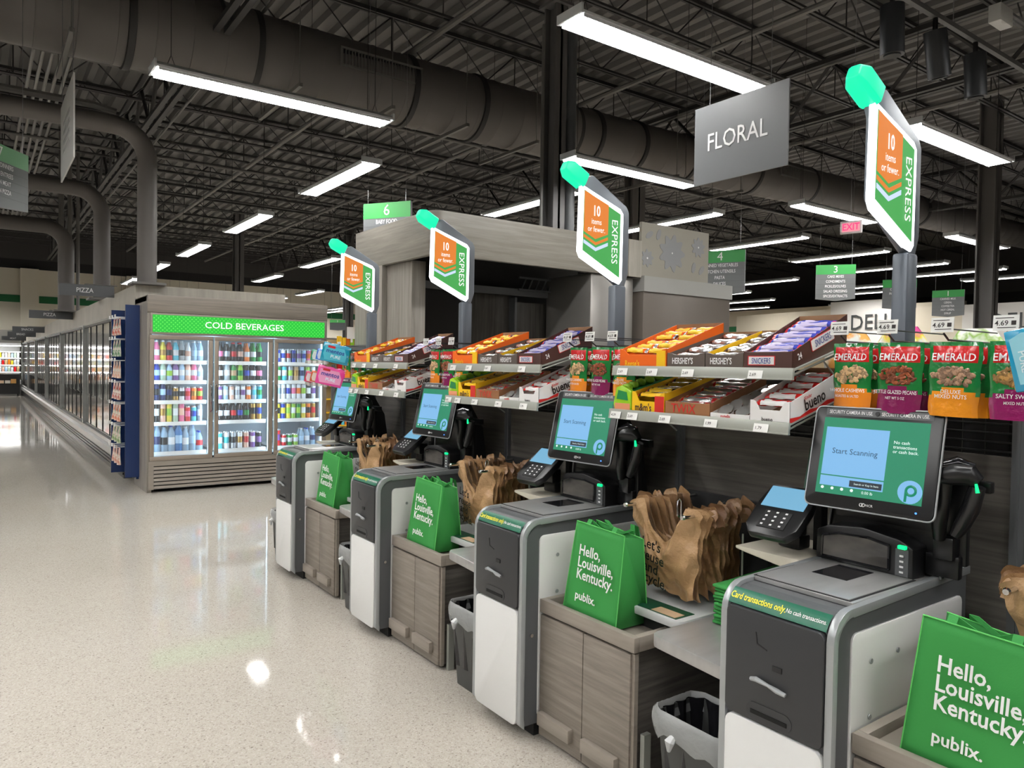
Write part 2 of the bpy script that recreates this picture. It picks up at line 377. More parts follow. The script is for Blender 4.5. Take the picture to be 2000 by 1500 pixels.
LY = [(4.33, 10.5, 'slanting strip light under the big duct, nearest of its row'), (4.33, 15., 'second strip light in the row running to the back wall'), (4.33, 19.5, 'third strip light in the row running to the back wall'),
      (4.33, 24., 'fourth strip light, half hidden by the near elbow duct'), (4.35, 28.7, 'fifth strip light, left of the near elbow duct'),
      (7.5, 10.0, 'strip light showing just over the wood booth roof'), (7.57, 19.5, 'strip light left of the farthest green beacon'), (7.7, 24.4, 'strip light above the right part of the beverage cooler'),
      (10.6, 28.3, 'small far strip light above the cooler roof, right one'), (10.6, 32.4, 'small far strip light above the cooler roof, left one'), (14.7, 35.2, 'tiny far strip light above the small green aisle sign'),
      (10.45, 9.6, 'strip light peeking over the flower-patterned panel'), (13.63, 9.95, 'strip light beside the number four aisle sign'), (16.55, 9.8, 'strip light above the number three aisle sign'),
      (19.8, 14.2, 'strip light below and behind the number four aisle sign'), (19.4, 9.8, 'strip light behind the nearest express sign pole'), (21.5, 9.3, 'twin strip light end right of the express sign pole'),
      (25, 18.6, 'small strip light right of the taupe booth box, upper'), (27.8, 20.8, 'small strip light right of the taupe booth box, lower'), (29, 16.2, 'small strip light below the number three aisle sign'),
      (24.9, 13.5, 'small strip light between the aisle signs three and two'), (23.6, 8.8, 'strip light at the far right edge over the deli'), (.2, 36.9, 'low far strip light near the back wall stripe'),
      (-1.6, 12.25, ''), (-1.6, 16, ''), (-1.6, 20.5, ''), (-1.6, 25, ''), (-1.6, 29.5, ''), (-1.6, 34, ''), (-6, 12.25, ''), (-6, 16, ''), (-6, 22, ''), (-6, 28, ''), (-6, 34, ''), (-2.5, 37.6, ''), (-5, 37.6, ''), (-7.5, 37.2, ''), (-10, 37.2, ''), (5.2, 37.8, ''), (7.6, 37.8, ''), (10.2, 37.8, ''), (12.8, 37.8, ''), (15.4, 37.8, ''), (18, 37.2, ''), (20.6, 37.2, ''), (7.6, 34.2, ''), (14.7, 30, ''), (23.2, 12.6, ''), (22, 17.5, ''), (26, 24, ''), (28, 27, ''), (16.5, 20, ''), (16.5, 26, ''), (22, 26, ''), (10.6, 15, ''), (10.6, 20, '')]  # blank labels: extra lamps added to brighten freezer aisle, back wall and deli
L0 = make_light(); CM = cmap()
for i, (x, y, lab) in enumerate(LX+LY):
    o = L0 if i == 0 else copy_tree(L0, None, CM)
    o.location = (x, y, 4.3); o.rotation_euler = (0, 0, 0 if i < len(LX) else pi/2)
    o['label'] = lab or 'extra ceiling strip light added to brighten the shop, %s spare' % (ORD[i % 12]); o['group'] = 'fluorescent strip lights hung from the ceiling'
# ---------------------------------------------------------------- self checkout stations
STEP = 1.395
WHO = ['nearest', 'second nearest', 'third nearest', 'farthest']
BAGGREEN = mat('green_fabric', srgb(50, 142, 64), .75, bump=(260, .25, .002))
BAGGREEN2 = mat('green_fabric_edge', srgb(92, 190, 96), .7)
DECALG = mat('decal_green', srgb(22, 98, 74), .35)
YEL = mat('yellow_lettering', srgb(238, 226, 60), .5, emit=srgb(238, 226, 60), es=.05)
scrg = emis('screen_green', srgb(18, 150, 108), .6); scrb = emis('screen_blue', srgb(132, 194, 244), .68); scrd = emis('screen_dark', srgb(28, 40, 52), .8)
scrt = emis('screen_text_dark', srgb(40, 80, 110), .6); scrw = emis('screen_white', srgb(225, 245, 240), .9)
ledg = emis('green_led', (0.0, 1, .25), 1.2); ledb = emis('blue_led', (.05, .2, 1), 2.5)
sgl = facmat('scanner_glass', (.02, .02, .02), [(.3, (.03, .03, .03)), (.7, (.12, .11, .10))], .05, scale=2, mapping=(1, 3, 6))
smoke = mat('dark_glass', (.012, .012, .014), .05)
platform = mat('scale_platform', srgb(196, 198, 198), .35, .2)

def kiosk(y0, who):
    t = thing('self_checkout_kiosk', 'grey and white self-checkout machine with touch screen, %s of four' % who, 'checkout machine', (1.86, y0, 0), group='self-checkout machines')
    y1 = y0+.37
    def prof(o, zb=.045):   # outline in XZ inset by o
        P = [(1.86+o, zb+o+.03), (1.86+o, .86)]
        r = .085-o*.5
        for i in range(0, 7):
            a = pi-radians(15*i); P.append((1.86+o+r+r*cos(a), .945-o-r+r*sin(a)))
        return P
    # rim: silver outline strip on both sides
    for ya, yb in ((y0, y0+.022), (y1-.022, y1)):
        p = prof(0); p2 = prof(.022)
        MB().prism([(1.885, .05)]+p+[(2.67, .96), (2.67, .935)]+[(p2[-1][0], p2[-1][1]-.003)]+p2[::-1]+[(1.885, .075)], 'Y', ya, yb).build('edge_trim', silver, t, bevel=.003)
    # core body
    c = [(1.875, .06)]+[(a, b) for a, b in prof(.012)][1:]+[(2.66, .945), (2.66, .86), (2.66, .06)]
    MB().prism(c, 'Y', y0+.008, y1-.008).build('housing', dgrey, t)
    MB().box(1.95, 2.64, y0+.02, y1-.02, 0, .075).build('plinth', mblack, t)
    fp = MB().prism(rrect(y0+.025, y1-.025, .565, .886, .02), 'X', 1.853, 1.88); f = fp.build('front_panel', panelgrey, t, bevel=.003)
    wp = MB().prism(rrect(y0+.025, y1-.025, .062, .558, .03), 'X', 1.855, 1.88).build('lower_panel', white, t, bevel=.003)
    MB().box(1.849, 1.855, y0+.15, y0+.18, .735, .75).build('latch', mblack, f)
    MB().tube([(1.842, y0+.245, .692), (1.838, y0+.225, .698), (1.845, y0+.19, .69), (1.838, y0+.155, .688), (1.842, y0+.13, .683)], [.006, .008, .005, .008, .006], 8).build('handle', silver, f, smooth=True)
    MB().prism(rrect(y0+.115, y0+.265, .572, .622, .024), 'X', 1.851, 1.856).build('slot_plate', panelgrey, f)
    MB().box(1.8485, 1.858, y0+.13, y0+.25, .588, .60).build('slot', mat('slot_black', (.002, .002, .002), .9), f)
    MB().prism([(y0+.24, .83), (y0+.235, .795), (y0+.2, .785), (y0+.2, .788), (y0+.232, .798), (y0+.237, .83)], 'X', 1.851, 1.854).build('latch', mblack, f)
    # sides
    MB().prism(rrect(1.955, 2.62, .085, .872, .025), 'Y', y0+.001, y0+.01).build('side_panel', white, t, bevel=.002)
    MB().prism(rrect(1.955, 2.62, .085, .872, .025), 'Y', y1-.01, y1-.001).build('side_panel', white, t, bevel=.002)
    b = MB()
    for x, z in ((2.05, .78), (2.2, .78), (2.05, .62), (2.2, .4), (2.35, .62)): b.tube([(x, y0-.001, z), (x, y0-.004, z)], .008, 10)
    b.build('bolt', silver, t)
    MB().tube([(1.915, y0+.003, .45), (1.915, y0-.004, .45)], .008, 12).build('lock', chrome, t)
    # sticker band over the front radius
    m = MB(); P = prof(-.0015); a, bq = P[1], P[4]
    pts = [(1.86+.085-.0865*cos(radians(a_)), .86+.0865*sin(radians(a_))) for a_ in range(20, 56, 5)]
    n = len(pts); m.add([(p[0]-.001, y0+.024, p[1]+.001) for p in pts]+[(p[0]-.001, y1-.024, p[1]+.001) for p in pts], [(i, i+1, n+i+1, n+i) for i in range(n-1)])
    d = m.build('notice_band', DECALG, t)
    tu = (.6, 0, .8)
    text('Card transactions only.', d, (1.8735, y0+.2495, .9135), (0, -1, 0), tu, .0285, YEL, bold=.018, sx=.70, align='CENTER')
    text('No cash transactions.', d, (1.8735, y0+.0925, .9125), (0, -1, 0), tu, .019, whitel, bold=.018, sx=.76, align='CENTER')
    # top
    MB().box(1.99, 2.66, y0+.022, y1-.022, .935, .949).build('top_plate', steel, t, bevel=.002)
    tr = MB().box(2.0, 2.365, y0+.04, y0+.345, .949, .953).build('scale_tray', steel, t, bevel=.001)
    MB().box(1.993, 2.372, y0+.033, y0+.352, .9485, .9505).build('tray_gap', mblack, t)
    MB().box(2.17, 2.33, y0+.145, y0+.262, .952, .9545).build('scan_window', smoke, tr)
    # upright scanner
    m = MB(); yc = y0+.205
    prof2 = [(yc-.165, .95), (yc+.165, .95), (yc+.163, 1.05), (yc+.12, 1.072), (yc, 1.085), (yc-.12, 1.068), (yc-.163, 1.045)]
    m.prism(prof2, 'X', 2.365, 2.46); s = m.build('scanner_tower', black, t, bevel=.006)
    w_ = [(yc-.09, .965), (yc+.14, .965), (yc+.138, 1.035), (yc+.08, 1.052), (yc-.02, 1.056), (yc-.09, 1.044)]
    MB().prism(w_, 'X', 2.361, 2.366).build('scanner_glass', sgl, s)
    q = MB()
    for i in range(len(w_)):
        A = w_[i]; B = w_[(i+1) % len(w_)]; q.tube([(2.362, A[0], A[1]), (2.362, B[0], B[1])], .005, 6)
    q.build('scanner_frame', smoke, s)
    MB().box(2.359, 2.366, yc-.152, yc-.112, .955, 1.04).build('button_strip', dgrey, s)
    q = MB()
    for i in range(4): q.box(2.357, 2.36, yc-.138, yc-.126, .965+i*.017, .971+i*.017)
    q.build('button', whitel, s)
    MB().box(2.352, 2.366, yc-.146, yc-.120, 1.041, 1.053).build('status_light', ledg, s, bevel=.003)
    # black stand panel behind the scanner
    m = MB(); m.prism([(y0-.004, .95), (y0+.385, .95), (y0+.36, 1.17), (y0+.02, 1.17)], 'X', 2.455, 2.475)
    m.prism([(2.475, .95), (2.64, .95), (2.60, 1.2), (2.5, 1.36), (2.42, 1.4), (2.44, 1.2)], 'Y', y0+.03, y0+.35); m.build('stand', black, t)
    q = MB(); q.tube([(2.452, y0-.004, .95), (2.445, y0+.022, 1.17)], .004, 6).tube([(2.452, y0+.385, .95), (2.445, y0+.358, 1.17)], .004, 6); q.build('stand_edge', silver, t)
    # monitor
    o = V((2.325, y0+.162, 1.315)); r = V((.085, -1, 0)).normalized(); u = V((.235, .02, 1)).normalized(); nn = r.cross(u)
    if nn.x > 0: nn = -nn
    r = u.cross(nn).normalized()
    def fr(m, dz=0): return m.frame(o+nn*dz, r, u)
    mo = fr(MB()).prism(rrect(-.2, .2, -.165, .165, .018), 'Z', -.022, 0).build('monitor', black, t, bevel=.003)
    q = fr(MB()); p1 = rrect(-.203, .203, -.168, .168, .02)
    q.tube([(a, b, -.006) for a, b in p1+[p1[0]]], .0032, 6); q.build('monitor_rim', silver, mo, smooth=True)
    fr(MB()).box(-.12, .12, -.1, .1, -.08, -.022, .02, .02).build('monitor_back', mblack, mo)
    sc = fr(MB()).box(-.168, .165, -.125, .13, .0002, .0012).build('screen', scrg, mo)
    fr(MB()).box(-.156, .048, -.062, .098, .0012, .002).build('dialog_box', scrb, sc)
    fr(MB()).box(-.156, .048, -.098, -.066, .0012, .002).build('dialog_box', scrb, sc)
    fr(MB()).box(-.058, .044, -.094, -.074, .002, .0028).build('dialog_button', scrd, sc)
    def T(s, x, y, sz, m_, **k): text(s, sc, o+r*x+u*y+nn*.0034, r, u, sz, m_, **k)
    T('Start Scanning', -.054, .018, .026, scrt); T('No cash\ntransactions\nor cash back.', .064, .048, .0145, scrw, align='LEFT', bold=.01)
    T('Search or Key In Item', -.004, -.084, .0088, scrw); T('0.00 lb', .002, -.109, .013, scrw)
    for i, x in enumerate((-.145, -.112, -.08, -.048)):
        fr(MB()).lathe([(0, .0016), (.005, .0016), (.005, .0024), (0, .0024)], (x, -.106, 0), 10).build('menu_icon', scrw, sc)
    fr(MB()).prism([(.128+.036*cos(radians(a)), max(-.124, min(.2, -.086))*0+(-.087+.036*sin(radians(a)))) for a in range(0, 360, 15)], 'Z', .0012, .0022).build('logo_disc', scrb, sc)
    q = fr(MB()); ring = [(.131+.014*cos(radians(a)), -.083+.014*sin(radians(a)), .003) for a in range(0, 375, 15)]; q.tube(ring, .004, 4).tube([(.117, -.083, .003), (.117, -.118, .003)], .004, 4); q.build('logo_letter', scrg, sc)
    st = fr(MB()).box(-.165, .172, .138, .162, .0002, .0012).build('camera_strip', dgrey, mo)
    for x in (-.083, .088): text('SECURITY CAMERA IN USE.', st, o+r*x+u*.1495+nn*.0018, r, u, .0165, whitel, sx=.72, bold=.01)
    fr(MB()).lathe([(0, .0012), (.008, .0012), (.007, .004), (0, .004)], (.003, .15, 0), 14).build('camera', black, mo)
    text('NCR', mo, o-u*.147+r*.012+nn*.0008, r, u, .011, whitel, bold=.02); fr(MB()).tube([(-.006+.005*cos(radians(a)), -.147+.005*sin(radians(a)), .0008) for a in range(0, 375, 30)], .001, 4).tube([(-.013+.005*cos(radians(a)), -.147+.005*sin(radians(a)), .0008) for a in range(0, 375, 30)], .001, 4).build('maker_logo', whitel, mo)
    fr(MB()).lathe([(0, 0), (.003, 0), (.003, .002), (0, .002)], (.152, -.148, 0), 8).build('power_light', ledb, mo)
    # arm that holds the hand scanner
    MB().box(2.47, 2.50, y0-.13, y0+.04, 1.235, 1.27).box(2.42, 2.47, y0-.05, y0+.01, 1.02, 1.09).box(2.44, 2.47, y0-.06, y0+.04, 0.96, 1.03).box(2.465, 2.49, y0-.07, y0+.03, 1.0, 1.26).build('scanner_bracket', black, t, bevel=.004)
    return t

def hand_scanner(y0, who):
    t = thing('handheld_scanner', 'black handheld scanner in its holder on the %s checkout machine' % who, 'barcode scanner', (2.42, y0-.02, 1.08), group='handheld scanners on the machines')
    y = y0-.024
    MB().tube([(2.415, y+.012, 1.085), (2.40, y+.006, 1.13), (2.40, y-.002, 1.20), (2.395, y-.006, 1.255), (2.385, y-.004, 1.29)], [.017, .021, .021, .023, .026], 14).build('grip', black, t, smooth=True)
    m = MB(); m.tube([(2.385, y+.016, 1.268), (2.385, y+.005, 1.285), (2.395, y-.035, 1.296), (2.405, y-.075, 1.294), (2.41, y-.098, 1.276)], [.012, .032, .036, .033, .018], 16); m.build('head', black, t, smooth=True)
    m = MB(); m.tube([(2.36, y+.004, 1.315), (2.40, y-.04, 1.328), (2.41, y-.085, 1.318)], [.012, .02, .012], 12); m.build('head_window', smoke, t, smooth=True)
    MB().tube([(2.42, y-.09, 1.26), (2.425, y-.07, 1.19), (2.425, y-.045, 1.13), (2.42, y-.03, 1.10)], [.022, .026, .023, .016], 14).build('cradle', mat('satin_black', (.016, .016, .018), .22), t, smooth=True)
    MB().tube([(2.388, y-.098, 1.272), (2.386, y-.104, 1.246)], [.004, .006], 8).build('status_light', ledg, t, smooth=True)
    return t

def pin_pad(y0, who):
    yb = y0+.50
    t = thing('payment_terminal', 'black card payment terminal with lit screen at the %s checkout machine' % who, 'payment terminal', (2.4, yb, .95), group='card terminals beside the machines')
    o = V((2.33, yb-.015, 1.105)); r = V((.05, -1, 0)).normalized(); u = V((.70, .0, .55)).normalized(); nn = r.cross(u)
    if nn.z < 0: nn = -nn; r = -r
    u = nn.cross(r).normalized()
    f = lambda m: m.frame(o, r, u)
    b = f(MB()).prism([(-.07, -.13), (.07, -.13), (.1, -.09), (.105, .02), (.09, .115), (-.09, .115), (-.105, .02), (-.1, -.09)], 'Z', -.035, 0).build('terminal_body', black, t, bevel=.008)
    f(MB()).box(-.083, .083, .0, .1, .0005, .002).build('screen', emis('terminal_screen', srgb(132, 196, 232), .62), b)
    kk = f(MB()).box(-.05, .055, -.1, -.02, .0005, .003).build('keypad', mblack, b)
    q = f(MB())
    for i in range(4):
        for j in range(3): q.box(-.04+.035*j, -.031+.035*j, -.09+.02*i, -.083+.02*i, .003, .0038)
    q.build('keypad_digits', whitel, kk)
    MB().box(2.40, 2.47, yb-.045, yb+.045, .95, 1.0).box(2.38, 2.44, yb-.05, yb+.04, 1.0, 1.07).build('terminal_neck', black, t, bevel=.008)
    return t

def bracket_shelf(y0, who):
    m = MB().prism([(y0+.64, .948), (y0+.64, .937), (y0+.60, .93), (y0+.37, .90), (y0+.37, .948)], 'X', 2.28, 2.6)
    return tag(m.build('bracket_shelf', mat('cream_metal', srgb(205, 198, 182), .4), bevel=.003), 'cream metal bracket under the card terminal of the %s machine' % who, 'bracket', 'terminal brackets')
def club_card(y0, who):
    t = thing('promo_card', 'green club promotion card behind the %s card terminal' % who, 'sign', (2.5, y0+.43, .95), group='green promotion cards')
    MB().frame((2.5, y0+.43, 1.245), (0, -1, 0), (.25, 0, 1)).box(-.065, .065, -.09, .07, -.002, .002).build('card', mat('card_green', srgb(14, 74, 50), .4), t)
    text('Part of\nthe Club?', t, (2.516, y0+.435, 1.285), (0, -1, 0), (.25, 0, 1), .026, whitel, bold=.03)
    m = MB()
    for i in range(4): m.frame((2.494, y0+.43, 1.20+.012*i), (0, -1, 0), (.25, 0, 1)).box(-.05, .03, 0, .003, .0, .001)
    m.build('small_print', whitel, t)
    MB().box(2.46, 2.5, y0+.41, y0+.44, .95, 1.17).build('card_stand', mblack, t)
    return t

def steel_shelf(y0, who):
    a, b = y0+.375, y0+.735
    p = [(2.62, a), (1.90, a)]+[(1.93+.04-.04*cos(radians(x)), b-.04+.04*sin(radians(x))) for x in (0, 30, 60, 90)]+[(2.62, b)]
    t = thing('steel_shelf', 'brushed steel bagging shelf left of the %s checkout machine' % who, 'shelf', (1.93, a, .6), group='steel bagging shelves')
    MB().prism(p, 'Z', .615, .66).build('shelf_top', steel, t, bevel=.006)
    MB().box(2.55, 2.62, a+.04, b-.04, 0, .615).build('shelf_support', dgrey, t)
    return t
def cabinet(yk, who):     # yk: right side of the machine behind it
    y1, y0 = yk-.004, yk-.565
    t = thing('bagging_cabinet', 'ash laminate cabinet with two doors, in front of the %s' % who, 'cabinet', (1.96, y0, 0), group='low wood cabinets')
    MB().box(1.975, 2.6, y0+.02, y1, .02, .545).box(2.05, 2.58, y0+.05, y1-.02, 0, .02).build('carcass', W_DARK, t)
    MB().box(1.965, 1.985, y0+.004, y0+.02, .02, .54).build('frame_edge', W_TRIM, t)
    ym = (y0+y1)/2
    for a, b in ((y0+.018, ym-.002), (ym+.002, y1-.006)):
        d = MB().box(1.955, 1.975, a, b, .02, .537).build('door', W_LIGHT, t, bevel=.0015)
        h = MB().box(1.928, 1.955, a+.05, b-.02, .075, .13).build('handle', W_TRIM, d, bevel=.0015)
    m = MB().box(1.955, 1.985, y0, y1, .547, .603).box(2.57, 2.6, y0, y1, .547, .603).box(1.985, 2.57, y0, y0+.03, .547, .603).box(1.985, 2.57, y1-.03, y1, .547, .603)
    m.build('top_rim', W_TRIM, t, bevel=.0015); MB().box(1.985, 2.57, y0+.03, y1-.03, .547, .572).build('top_board', W_TRIM, t)
    MB().box(1.995, 2.03, y0-.022, y0-.002, 0.012, .24).box(1.995, 2.03, y0-.022, y0-.002, 0, .012).build('foot_bracket', greybase, t)
    return t
def tote(y0, who, lean=0):   # y0: right bottom corner y
    t = thing('green_tote_bag', 'open green tote bag with white writing, beside the %s' % who, 'bag', (2.0, y0, .572), group='green reusable tote bags')
    z0, z1 = .572+.012, .955; ya, yb = y0, y0+.315; xf, xb = 1.995, 2.17
    A = dict(fl=V((xf, yb, z0)), frr=V((xf, ya, z0)), br=V((xb, ya-.0, z0)), bl=V((xb, yb, z0)),
             tfl=V((xf+.045, yb-.03, z1)), tfr=V((xf+.045, ya+.005, z1-.012)), tbr=V((xb-.045, ya-.012, z1-.03)), tbl=V((xb-.04, yb-.05, z1-.004)))
    m = MB()
    def sheet(p0, p1, p2, p3, nu=12, nv=12, amp=.004, seed=0, bulge=.006):
        def fn(s, q):
            p = (p0*(1-s)+p1*s)*(1-q)+(p3*(1-s)+p2*s)*q
            n = (p1-p0).cross(p3-p0).normalized(); e = sin(pi*s)*sin(pi*q)
            return p+n*(e*amp*sin(9*s+seed)*cos(7*q+seed*2)+bulge*e)
        m.grid(fn, nu, nv)
    sheet(A['frr'], A['fl'], A['tfl'], A['tfr'], amp=.003, seed=1); sheet(A['bl'], A['br'], A['tbr'], A['tbl'], seed=2)
    for s_, (f, b, tf, tb) in enumerate(((A['frr'], A['br'], A['tfr'], A['tbr']), (A['fl'], A['bl'], A['tfl'], A['tbl']))):
        sg = 1 if s_ == 0 else -1; md = (f+b)/2; c = md*.62+(tf+tb)/2*.38+V((0, .012*sg, 0)); tm = (tf+tb)/2+V((0, .055*sg, -.01))
        m.add([f, b, c, tf, tb, tm], [(0, 1, 2), (0, 2, 5, 3), (1, 4, 5, 2)])
    m.quad(A['fl'], A['frr'], A['br'], A['bl'])
    body = m.build('bag_body', BAGGREEN, t, smooth=True, solid=.002)
    hm = MB()
    for a, b in ((A['tfr'], A['tfl']), (A['tbr'], A['tbl'])):
        hm.tube([a+V((-.002, 0, 0)), b+V((-.002, 0, 0))], .0022, 5)
    hm.tube([A['frr'], A['tfr']], .0022, 5).tube([A['fl'], A['tfl']], .0022, 5).tube([A['frr'], A['fl']], .0022, 5).tube([A['br'], A['tbr']], .002, 5)
    hm.build('piping', BAGGREEN2, t)
    for (a, b, dx) in ((A['tfr'], A['tfl'], .012), (A['tbr'], A['tbl'], -.006)):
        p = a*.78+b*.22; q = a*.25+b*.75; mid = (p+q)/2; w_ = V((0, .012, 0))
        s = MB(); path = [p, p+V((dx, .0, .018)), mid+V((dx*1.5, 0, -.02)), q+V((dx, 0, .018)), q]
        for i in range(4): s.add([path[i]-w_, path[i]+w_, path[i+1]+w_, path[i+1]-w_], [(0, 1, 2, 3)])
        if dx < 0: s.add([p-w_, p+w_, p+w_+V((.0, 0, .04)), p-w_+V((0, 0, .04)), p+w_+V((.02, 0, .03)), p-w_+V((.02, 0, .03)), p+w_+V((.03, 0, -.01)), p-w_+V((.03, 0, -.01))], [(0, 1, 2, 3), (3, 2, 4, 5), (5, 4, 6, 7)])
        s.build('handle', BAGGREEN, t, solid=.003)
    fm = V((.045/.38, 0, 1)).normalized(); on = V((-1, 0, .11)).normalized()
    text('Hello,\nLouisville,\nKentucky.', t, V((xf+.018, ya+.235, z0+.215))+on*.011, (.0, -1, -.02), fm, .059, whitel, align='LEFT', bold=.022, ls=.82, sx=.9)
    text('publix.', t, V((xf+.006, ya+.235, z0+.08))+on*.011, (0, -1, -.02), fm, .046, whitel, align='LEFT', bold=.022, sx=1.0)
    return t
BROWN = [mat('brown_film_%d' % i, c, .4, bump=(34, .6, .012)) for i, c in enumerate((srgb(176, 140, 100), srgb(160, 124, 86), srgb(138, 104, 72), srgb(112, 80, 54)))]
def crumple(p, k, a):
    return a*(sin(31*p[0]+k)*cos(27*p[1]+1.7*k)+.6*sin(53*p[1]+2*k+17*p[0])+.5*cos(71*p[0]-43*p[1]+k))
def film_bags(y0, who):
    yc = y0+.97; 
    t = thing('plastic_bag_bundle', 'brown plastic shopping bags on chrome rods beside the %s machine' % who, 'bags', (2.3, yc, .7), group='hanging brown bag bundles')
    n = 9
    for k in range(n):
        x = 2.235+.033*k
        def fn(s, q, k=k, x=x):
            y = (s-.5)*2; ay = abs(y)
            w = .165-.02*q+.03*max(0, 1-q*3)*(ay**2)
            top = 1.055 if ay > .55 else 1.055-.15*(1-(ay/.55)**2)**.6
            z = top*(1-q)+(.70+.02*sin(3*y+k))*q
            fold = .010*sin(6*y+4*q+k*1.3)+.006*sin(13*q-5*y+k)+.004*sin(17*y*q+k)+.0035*sin(29*q+11*y)
            bul = -.035*sin(pi*s)*sin(pi*min(1, q*1.1)) if k == 0 else 0
            return (x+fold+bul+.03*q, yc-.018+y*w+.006*sin(9*q+k), z+.003*sin(12*y+k)-.022*(1-q)**6*max(0, (ay-.78)/.22)**2.5)
        MB().grid(fn, 30, 24).build('bag', BROWN[0 if k < 2 else (1 if k < 5 else 2)], t, smooth=True)
    for sy, kk in ((.135, 0), (-.17, 1)):
        for k in range(11):
            x = 2.27+.027*k+(0.03 if kk else 0); m = MB(); sg = 1 if kk == 0 else -1
            def fn(s, q, k=k, x=x):
                return (x+.008*sin(5*s+k)+.006*sin(9*q+k)+.012*q, yc+sy+sg*(.012+.012*sin(k*1.9))+(s-.5)*(.075+.01*sin(k*2.1)), .985+(.078+.018*sin(k*2.3))*q+.004*sin(8*s+k)-.03*q*abs(2*s-1)**2.5)
            m.grid(fn, 10, 6).build('bag_ear', BROWN[(k+kk) % 3+1], t, smooth=True)
    f = t
    for s_, dy, dz, dx in (("Let's", .1, .90, 0), ('reuse', .1, .853, -.002), ('and', .088, .806, 0), ('recycle.', .05, .755, .004)):
        text(s_, f, (2.18+dx, yc+dy-.05, dz), (-.05, -1, -.12), (0, -.02, 1), .058, black, align='LEFT' if s_ != 'recycle.' else 'CENTER', bold=.012)
    return t
def rods(y0, who):
    yc = y0+.97
    t = thing('bag_rack', 'chrome two-rod bag rack left of the %s checkout machine' % who, 'bag rack', (2.6, yc, .572), group='chrome bag racks')
    for dy in (.135, -.17):
        MB().tube([(2.17, yc+dy, 1.032), (2.2, yc+dy, 1.03), (2.62, yc+dy, 1.035)], [.009, .007, .007], 10).tube([(2.172, yc+dy, 1.032), (2.164, yc+dy, 1.032)], [.011, .008], 10).build('rod', chrome, t, smooth=True)
    MB().tube([(2.3, yc-.03, 1.0), (2.3, yc-.03, 1.06), (2.305, yc-.035, 1.07), (2.31, yc-.04, 1.06), (2.31, yc-.04, .99)], .004, 8).tube([(2.3, yc-.035, 1.0), (2.62, yc-.035, 1.03)], .005, 8).build('hook', chrome, t, smooth=True)
    MB().box(2.61, 2.635, yc-.24, yc+.2, 0.6, 1.05).build('rack_back', mblack, t)
    MB().tube([(2.45, yc-.235, .66), (2.45, yc-.235, .95)], .004, 6).build('wire', greybase, t)
    return t
def bag_platform(y0, who):
    a, b = y0+.745, y0+1.2
    t = thing('bagging_scale', 'pale bagging scale plate under the brown bags of the %s machine' % who, 'scale', (2.1, a, .61), group='bagging scale plates')
    p = [(x, y) for x, y in rrect(2.10, 2.6, a, b, .03)]
    MB().prism(p, 'Z', .63, .66).build('plate', platform, t, bevel=.004)
    MB().box(2.15, 2.55, a+.04, b-.04, .572, .63).build('scale_base', mblack, t)
    k = MB().box(2.115, 2.22, a+.03, b-.06, .66, .662).build('notice', mat('notice_green', srgb(14, 70, 48), .4), t)
    MB().box(2.12, 2.175, a+.04, a+.16, .662, .6632).build('notice_photo', mat('notice_photo', srgb(190, 160, 130), .5), k)
    text('important', k, (2.165, b-.16, .664), (0, -1, 0), (1, 0, 0), .026, YEL, bold=.02)
    return t
def folded_totes(y0, who, n=11):
    for i in range(n):
        z = .662+.0135*i; d = .004*sin(i*2.3)
        def fn(s, q, z=z, i=i): 
            x = 2.20+.40*s; y = y0+.385+.285*q
            return (x+d, y+.004*cos(i*1.9), z+.006+max(0, s-.25)*.0*i+.008*i/n*max(0, (s-.2))*6*.4+.002*sin(9*q+i))
        m = MB().grid(fn, 8, 8)
        o = m.build('folded_tote_bag', BAGGREEN, smooth=True, solid=.009, loc=(2.2, y0+.385, z))
        tag(o, 'flat folded green tote bag, %s from the bottom, by the %s machine' % (ORD[i], who), 'bag', 'flat folded green tote bags')
